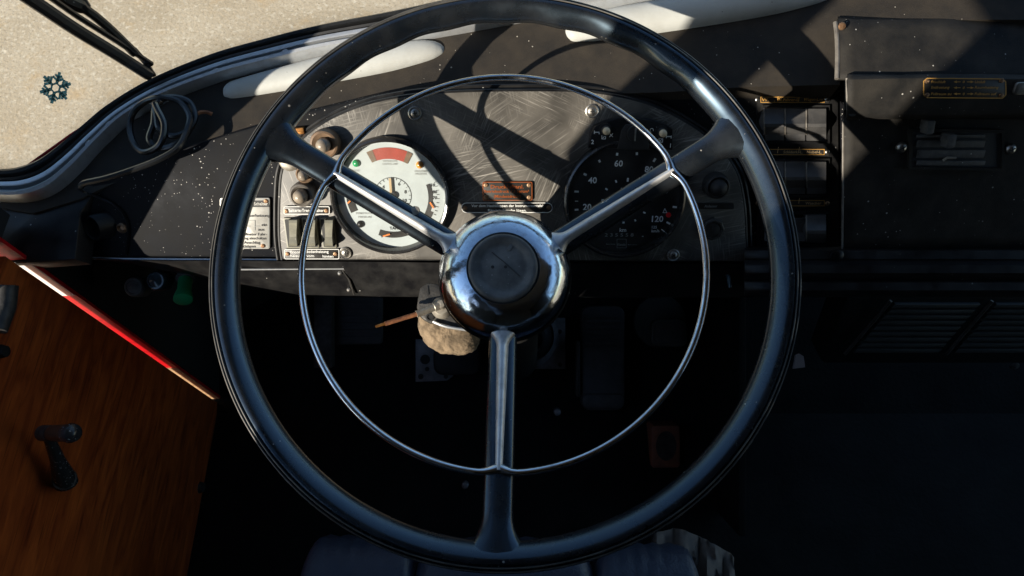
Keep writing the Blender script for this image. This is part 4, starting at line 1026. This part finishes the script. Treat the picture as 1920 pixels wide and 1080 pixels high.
p = FC.loc(835, 604, 0); MB().tube(spline([FC.loc(812,603,.002), FC.loc(835,612,.003), FC.loc(870,618,.002), FC.loc(900,622,.0)], 5), .0016, 8).build('clamp_rim', M['alu'], colm)
st_ = thing('indicator_stalk', 'bare rusty indicator stalk with pale sleeve sticking out left of the hub', 'lever', FC.m)
a_ = FC.loc(828, 571, .012); b_ = FC.loc(781, 589, .020); c_ = FC.loc(722, 607, .027); d_ = FC.loc(704, 612.5, .029)
MB().tube([a_, a_.lerp(b_,.3), a_.lerp(b_,.32), b_], [.0048,.0046,.0040,.0038], 16).build('sleeve', M['zinc'], st_)
MB().tube([b_.lerp(a_,.05), c_], [.0025,.0024], 12).build('rod', M['rust'], st_)
MB().tube([c_.lerp(b_,.03), d_], [.0017,.0014], 10).build('threaded_tip', M['copper_tip'], st_)
MB().lathe([(.0052,-.004),(.0052,.003),(.004,.005),(.0001,.0055)], a_, 16).build('pivot', M['zinc'], st_)
# felt gaiter
FG = Frame(840, 625, .745, R(5))
ga = []
cx_, cy_ = 845, 612
outl = [(782,560),(779,600),(784,628),(800,650),(822,662),(850,666),(876,663),(893,650),(898,625),(895,590),(880,565),(830,555)]
oo = spline([Vector((u, v, 0)) for u, v in outl+[outl[0]]], 5)[:-1]
rows = []
for k, (sc_, h_) in enumerate(((.01,.021),(.35,.021),(.62,.020),(.85,.016),(.96,.008),(1.0,-.004),(.99,-.025),(.95,-.045),(.86,-.065))):
    row = []
    for i, p in enumerate(oo):
        w = 1+.02*math.sin(i*.9+k*1.7)+.012*math.sin(i*2.3+k)
        q = FG.loc(cx_+(p.x-cx_)*sc_*w, cy_+(p.y-cy_)*sc_*w, 0); row.append((q.x, q.y, -.018+h_))
    rows.append(row)
tag(MB().grid(rows, True).build('column_gaiter', M['felt'], m=FG.m, smooth=70), 'tan felt gaiter wrapped round the column under the hub', 'gaiter')

# ------------------------------------------------------------------ under-dash knobs
FK = Frame(345, 545, .84, R(0))
kb = thing('pull_knob', 'green plastic pull knob under the left end of the dashboard', 'knob', FK.m)
a_ = FK.loc(348, 522, -.01); b_ = FK.loc(343, 563, .012)
dq = (b_-a_)
MB().tube([a_, a_+dq*.12, a_+dq*.2, a_+dq*.55, a_+dq*.85, a_+dq*.97, b_], [.0075,.0085,.0082,.0084,.0108,.0112,.0090], 20).build('grip', M['green_knob'], kb)
MB().tube([a_-dq*.15, a_, a_+dq*.05], [.0105,.0118,.0112], 20).build('collar', M['rubber'], kb)
for u, v, m in ((293,526,'lens'),(252,538,'rubber')):
    q = FK.loc(u, v, 0); FKm = FK.m @ Matrix.Translation(q)
    o = MB().lathe([(.0125,-.02),(.0125,0),(.0105,.003),(.0085,.0032),(.0080,.0022),(.0001,.0050)], (0,0,0), 24).build('round_button', M[m], m=FKm)
    tag(o, 'small glassy blue-grey button beside the green knob' if m == 'lens' else 'dark round button at the far left under the dashboard', 'button')
q = FK.loc(1366, 520, .05)
o = MB().tube([q+Vector((0,.008,-.02)), q, q+Vector((.0005,-.012,.004))], [.003,.0028,.0022], 10).build('toggle_lever', M['lens'], m=FK.m); tag(o, 'small steel toggle lever under the panel right of the wheel spoke', 'lever')
q = FK.loc(1497, 678, -.03); FKm = FK.m @ Matrix.Translation(q)
o = MB().prism([(-.007,-.009),(.008,-.007),(.006,.007),(.001,.010),(-.004,.008)], -.0015, .0015).build('paper_tag', mat('pale_tag',(.20,.17,.17),.8), m=FKm, smooth=0); tag(o, 'small pale tag hanging just outside the right edge of the wheel', 'tag')

# ------------------------------------------------------------------ driver's door with wood lining
door = thing('driver_door', 'varnished wood lined driver door with window crank at the left', 'door', Matrix.Translation((XW, -.2, ZF)))
YD = .338
MB().box((-.006, (YD-.72)/2+.2, .285), (.012, YD+.72, .60)).build('wood_panel', M['wood'], door, 0)
def dw(u, v, off=0.0):
    p = at_plane(u, v, 0, XW+off); return p - Vector((XW, -.2, ZF))
# crank
a_ = dw(124, 905, .022); b_ = dw(90, 815, .034)
cr = MB().tube([a_, a_.lerp(b_,.15), a_.lerp(b_,.5), a_.lerp(b_,.85), b_], [.0125,.0115,.0075,.0058,.0062], 16).build('window_crank', M['crank'], door)
MB().tube([dw(121,898,0), dw(121,898,.026)], [.0135,.012], 18).build('spindle', M['cast'], cr)
k0 = dw(80, 812, .036); k1 = dw(138, 812, .085)
MB().tube([k0, k0.lerp(k1,.3)], [.0085,.0085], 16).build('collar', M['cast'], cr)
MB().tube([k0.lerp(k1,.3), k0.lerp(k1,.36), k0.lerp(k1,.8)], [.0080,.0086,.0092], 16).build('grip', mat('brown_grip',(.05,.022,.014),.4), cr)
MB().tube([k0.lerp(k1,.8), k0.lerp(k1,.92), k1, k1.lerp(k0,-.06)], [.0092,.0104,.0092,.003], 16).build('end_cap', M['crank'], cr)
MB().tube([dw(12,535,.012), dw(10,575,.012), dw(-5,620,.012)], [.011,.010,.009], 12).build('window_channel', M['cast'], door)
q = dw(-2, 659, .0); MB().tube([q, q+Vector((.008,0,0))], [.008,.006], 14).build('lock_button', M['black'], door)
q = dw(375, 914, .0); MB().tube([q, q+Vector((.006,0,0))], [.010,.008], 14).build('hinge_bolt', M['cast'], door)
# painted door post seen through the gap in front of the door
post = thing('door_post', 'narrow red painted door post lit along the front edge of the wood lining', 'door post', Matrix.Translation((XW, YD+.0075, ZF)))
def postbox(z0, z1, x0, x1, y, m, nm):
    MB().box(((x0+x1)/2, y+.002, (z0+z1)/2), (x1-x0, .004, z1-z0)).build(nm, M[m], post, 0)
postbox(.0, .62, -.05, .006, 0, 'red', 'painted_flange')
postbox(.468, .56, -.05, .0045, -.0008, 'white_edge', 'white_strip')
postbox(.0, .187, -.05, .0045, -.0012, 'ply', 'plywood_end')

# ------------------------------------------------------------------ foot well
def rel(fr, u, v, h=0): return fr.loc(u, v, h)
def pl_box(fr, u0, v0, u1, v1, h, t, bev=.002):
    a_ = fr.loc(u0, v1, h); b_ = fr.loc(u1, v0, h)
    return MB().box(((a_.x+b_.x)/2, (a_.y+b_.y)/2, h-t/2), (b_.x-a_.x, b_.y-a_.y, t), 0, bev)
# clutch pedal with ribs
cp = thing('clutch_pedal', 'dark ribbed clutch pedal below the dashboard left of the column', 'pedal', FF.m)
pl_box(FF, 626, 556, 716, 646, .06, .012, .004).build('pad', M['pedal'], cp)
for k in range(6):
    v = 566+k*13; pl_box(FF, 634, v, 708, v+6, .064, .005, .001).build('rib', M['pedal'], cp)
MB().tube([FF.loc(670,600,.05), FF.loc(668,560,.0)], .010, 10).build('arm', M['matt_black'], cp)
fb = tag(pl_box(FF, 588, 548, 622, 690, .09, .02, .002).build('upright_bar', M['cast'], m=FF.m), 'dark upright metal bar beside the clutch pedal', 'bar')
# drilled steel plate
P = P2(FF, [(779,636),(850,636),(850,705),(838,714),(779,716)], .02)
dp = thing('drilled_plate', 'grey drilled steel plate in the foot well under the gaiter', 'plate', FF.m)
MB().prism(P, .014, .02, .001).build('plate_body', M['floor_metal'], dp)
for u, v, r_ in ((797,674,9),(801,692,4),(789,706,5),(836,706,4)):
    q = FF.loc(u, v, .02); MB().lathe([(r_*.001,0),(r_*.00098,.0012),(r_*.0006,.0014),(r_*.00055,.0004),(.0001,.0004)], q, 14).build('hole', M['ink'], dp)
tag(MB().prism([tuple(p)[:2] for p in [FF.loc(*q, .05) for q in rrect(856, 676, 88, 56, 18)]], .0, .05, .006).build('column_boot', M['matt_black'], m=FF.m), 'black rubber boot round the foot of the steering column', 'boot')
fp = thing('floor_flange', 'square grey metal flange plate round the column shaft right of the lower spoke', 'plate', FF.m)
pl_box(FF, 952, 596, 1060, 692, .03, .006, .001).build('plate_body', M['floor_metal'], fp)
q = FF.loc(990, 630, .03)
MB().lathe([(.056,0),(.054,.004),(.046,.006),(.044,.001)], q, 40).build('ring', M['floor_metal'], fp)
MB().lathe([(.044,0),(.040,.018),(.030,.026),(.024,.06)], q, 40).build('seal', M['matt_black'], fp)
for u, v in ((1050,622),(1050,684),(998,668)):
    q = FF.loc(u, v, .03); MB().lathe([(.004,0),(.003,.003),(.0001,.0034)], q, 10).build('bolt', M['cast'], fp)
# accelerator
ap = thing('accelerator_pedal', 'long dark ribbed accelerator pedal in the foot well', 'pedal', FF.m)
MB().prism(P2(FF, rrect(1131,672,82,196,16), .05), .03, .05, .005).build('plate_body', M['pedal'], ap)
for k in range(7):
    v = 590+k*10; pl_box(FF, 1098, v, 1164, v+5, .054, .006, .001).build('rib', M['pedal'], ap)
pl_box(FF, 1080, 640, 1088, 745, .06, .03, .002).build('side_rail', M['cast'], ap)
MB().prism(P2(FF, rrect(1131,752,78,26,10), .055), .05, .056, .002).build('heel_rest', M['pedal'], ap)
# brake pedal
bp_ = thing('brake_pedal', 'square pedal pad with round plate behind, right of the accelerator', 'pedal', FF.m)
q = FF.loc(1236, 602, .02); MB().lathe([(.048,0),(.046,.006),(.02,.008),(.0001,.008)], q, 40).build('round_plate', M['pedal_green'], bp_)
MB().prism(P2(FF, rrect(1255,625,68,52,14), .07), .058, .07, .004).build('pad', M['pedal_green'], bp_)
MB().prism(P2(FF, rrect(1255,625,56,40,10), .0735), .07, .0735, .001).build('pad_rubber', M['pedal'], bp_)
MB().tube([FF.loc(1253,628,.055), FF.loc(1250,600,.01)], .009, 10).build('arm', M['cast'], bp_)
ob = thing('orange_tin', 'worn orange-brown tin box standing on the cab floor right of the wheel', 'box', FF.m)
pl_box(FF, 1221, 798, 1276, 878, .05, .06, .004).build('body', M['orange_box'], ob)
q = FF.loc(1249, 836, .05); MB().disc((q.x, q.y, .0505), .018, 28, .026).build('worn_patch', M['cast'], ob, 0)
for u, v, l in ((1045,773,'small pale bolt head on the floor below the accelerator'), (872,910,'dark bolt head on the floor left of the lower spoke')):
    q = FF.loc(u, v, .06); o = MB().lathe([(.0062,-.02),(.006,.002),(.003,.004),(.0001,.0043)], (0,0,0), 14).build('floor_bolt', M['floor_metal'], m=FF.m @ Matrix.Translation(q)); tag(o, l, 'bolt')
# side divider right of the pedals and heater box with louvres
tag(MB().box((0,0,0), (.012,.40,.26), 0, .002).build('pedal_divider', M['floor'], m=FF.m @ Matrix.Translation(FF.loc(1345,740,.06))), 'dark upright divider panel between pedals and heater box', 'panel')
FH = Frame(1760, 610, 1.0, R(-38))
hb2 = thing('heater_box', 'dark slatted heater box under the right side of the dashboard', 'heater', FH.m)
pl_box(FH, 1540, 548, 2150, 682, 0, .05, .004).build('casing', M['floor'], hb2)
for x0, x1 in ((1600,1760),(1790,2100)):
    for k in range(9):
        v = 570+k*10.5; sh = (662-v)*.95
        P = P2(FH, [(x0+sh*.9,v),(x1+sh*.9,v),(x1+sh*.9-8,v+7),(x0+sh*.9-8,v+7)], .005)
        MB().prism(P, .0, .006, .001).build('slat', M['slat'], hb2)
    P = [FH.loc(x0-22+92*.9*.95+14, 564, .008), FH.loc(x0-16, 664, .008)]
    MB().tube(P, .0025, 8).build('slat_frame', M['cast'], hb2)
q = FH.loc(1902, 686, .0); MB().lathe([(.007,0),(.006,.003),(.0001,.004)], q, 14).build('bolt', M['cast'], hb2)

# ------------------------------------------------------------------ seat and cloth at the bottom edge
FS = Frame(935, 1050, .86, R(20))
seat = thing('driver_seat', 'dark blue leather driver seat front edge below the steering wheel', 'seat', FS.m)
def cushion(name, u0, u1, v0, h0):
    rows = []
    for k, (d, h_) in enumerate(((0,-.14),(-.004,-.05),(0,-.018),(.012,.0),(.035,.008),(.08,.012),(.22,.012))):
        row = []
        for j in range(25):
            x = j/24; u = u0+(u1-u0)*x; e = min(x, 1-x); rnd = .030*max(0, 1-e/.14)**2.2
            p = FS.loc(u, v0, 0)
            row.append((p.x, p.y-d-rnd+.0015*math.sin(j*1.7+k), h0+h_-.010*max(0, 1-e/.06)**2+.0012*math.sin(j*2.1+k*1.3)))
        rows.append(row)
    return MB().grid(rows).build(name, M['leather'], seat, 70)
cushion('cushion', 566, 778, 1010, 0); cushion('cushion', 780, 1112, 1014, .002); cushion('cushion', 1114, 1312, 1026, 0)
FCl = Frame(1300, 1040, .95, R(15))
rows = []
for k in range(10):
    row = []
    for j in range(22):
        u = 1225+ j*7.2; topv = 992+ (abs(u-1262)**1.45)*.055
        v = topv + k*14
        row.append(tuple(FCl.loc(u, v, .012*math.sin(j*.9+k*.35)+.006*math.sin(j*2.1-k*.8)+.02*min(1,k/3))))
    rows.append(row)
tag(MB().grid(rows).build('grey_cloth', M['cloth'], m=FCl.m, smooth=80, solid=.003), 'crumpled grey-beige cloth hanging beside the seat at bottom right', 'cloth')
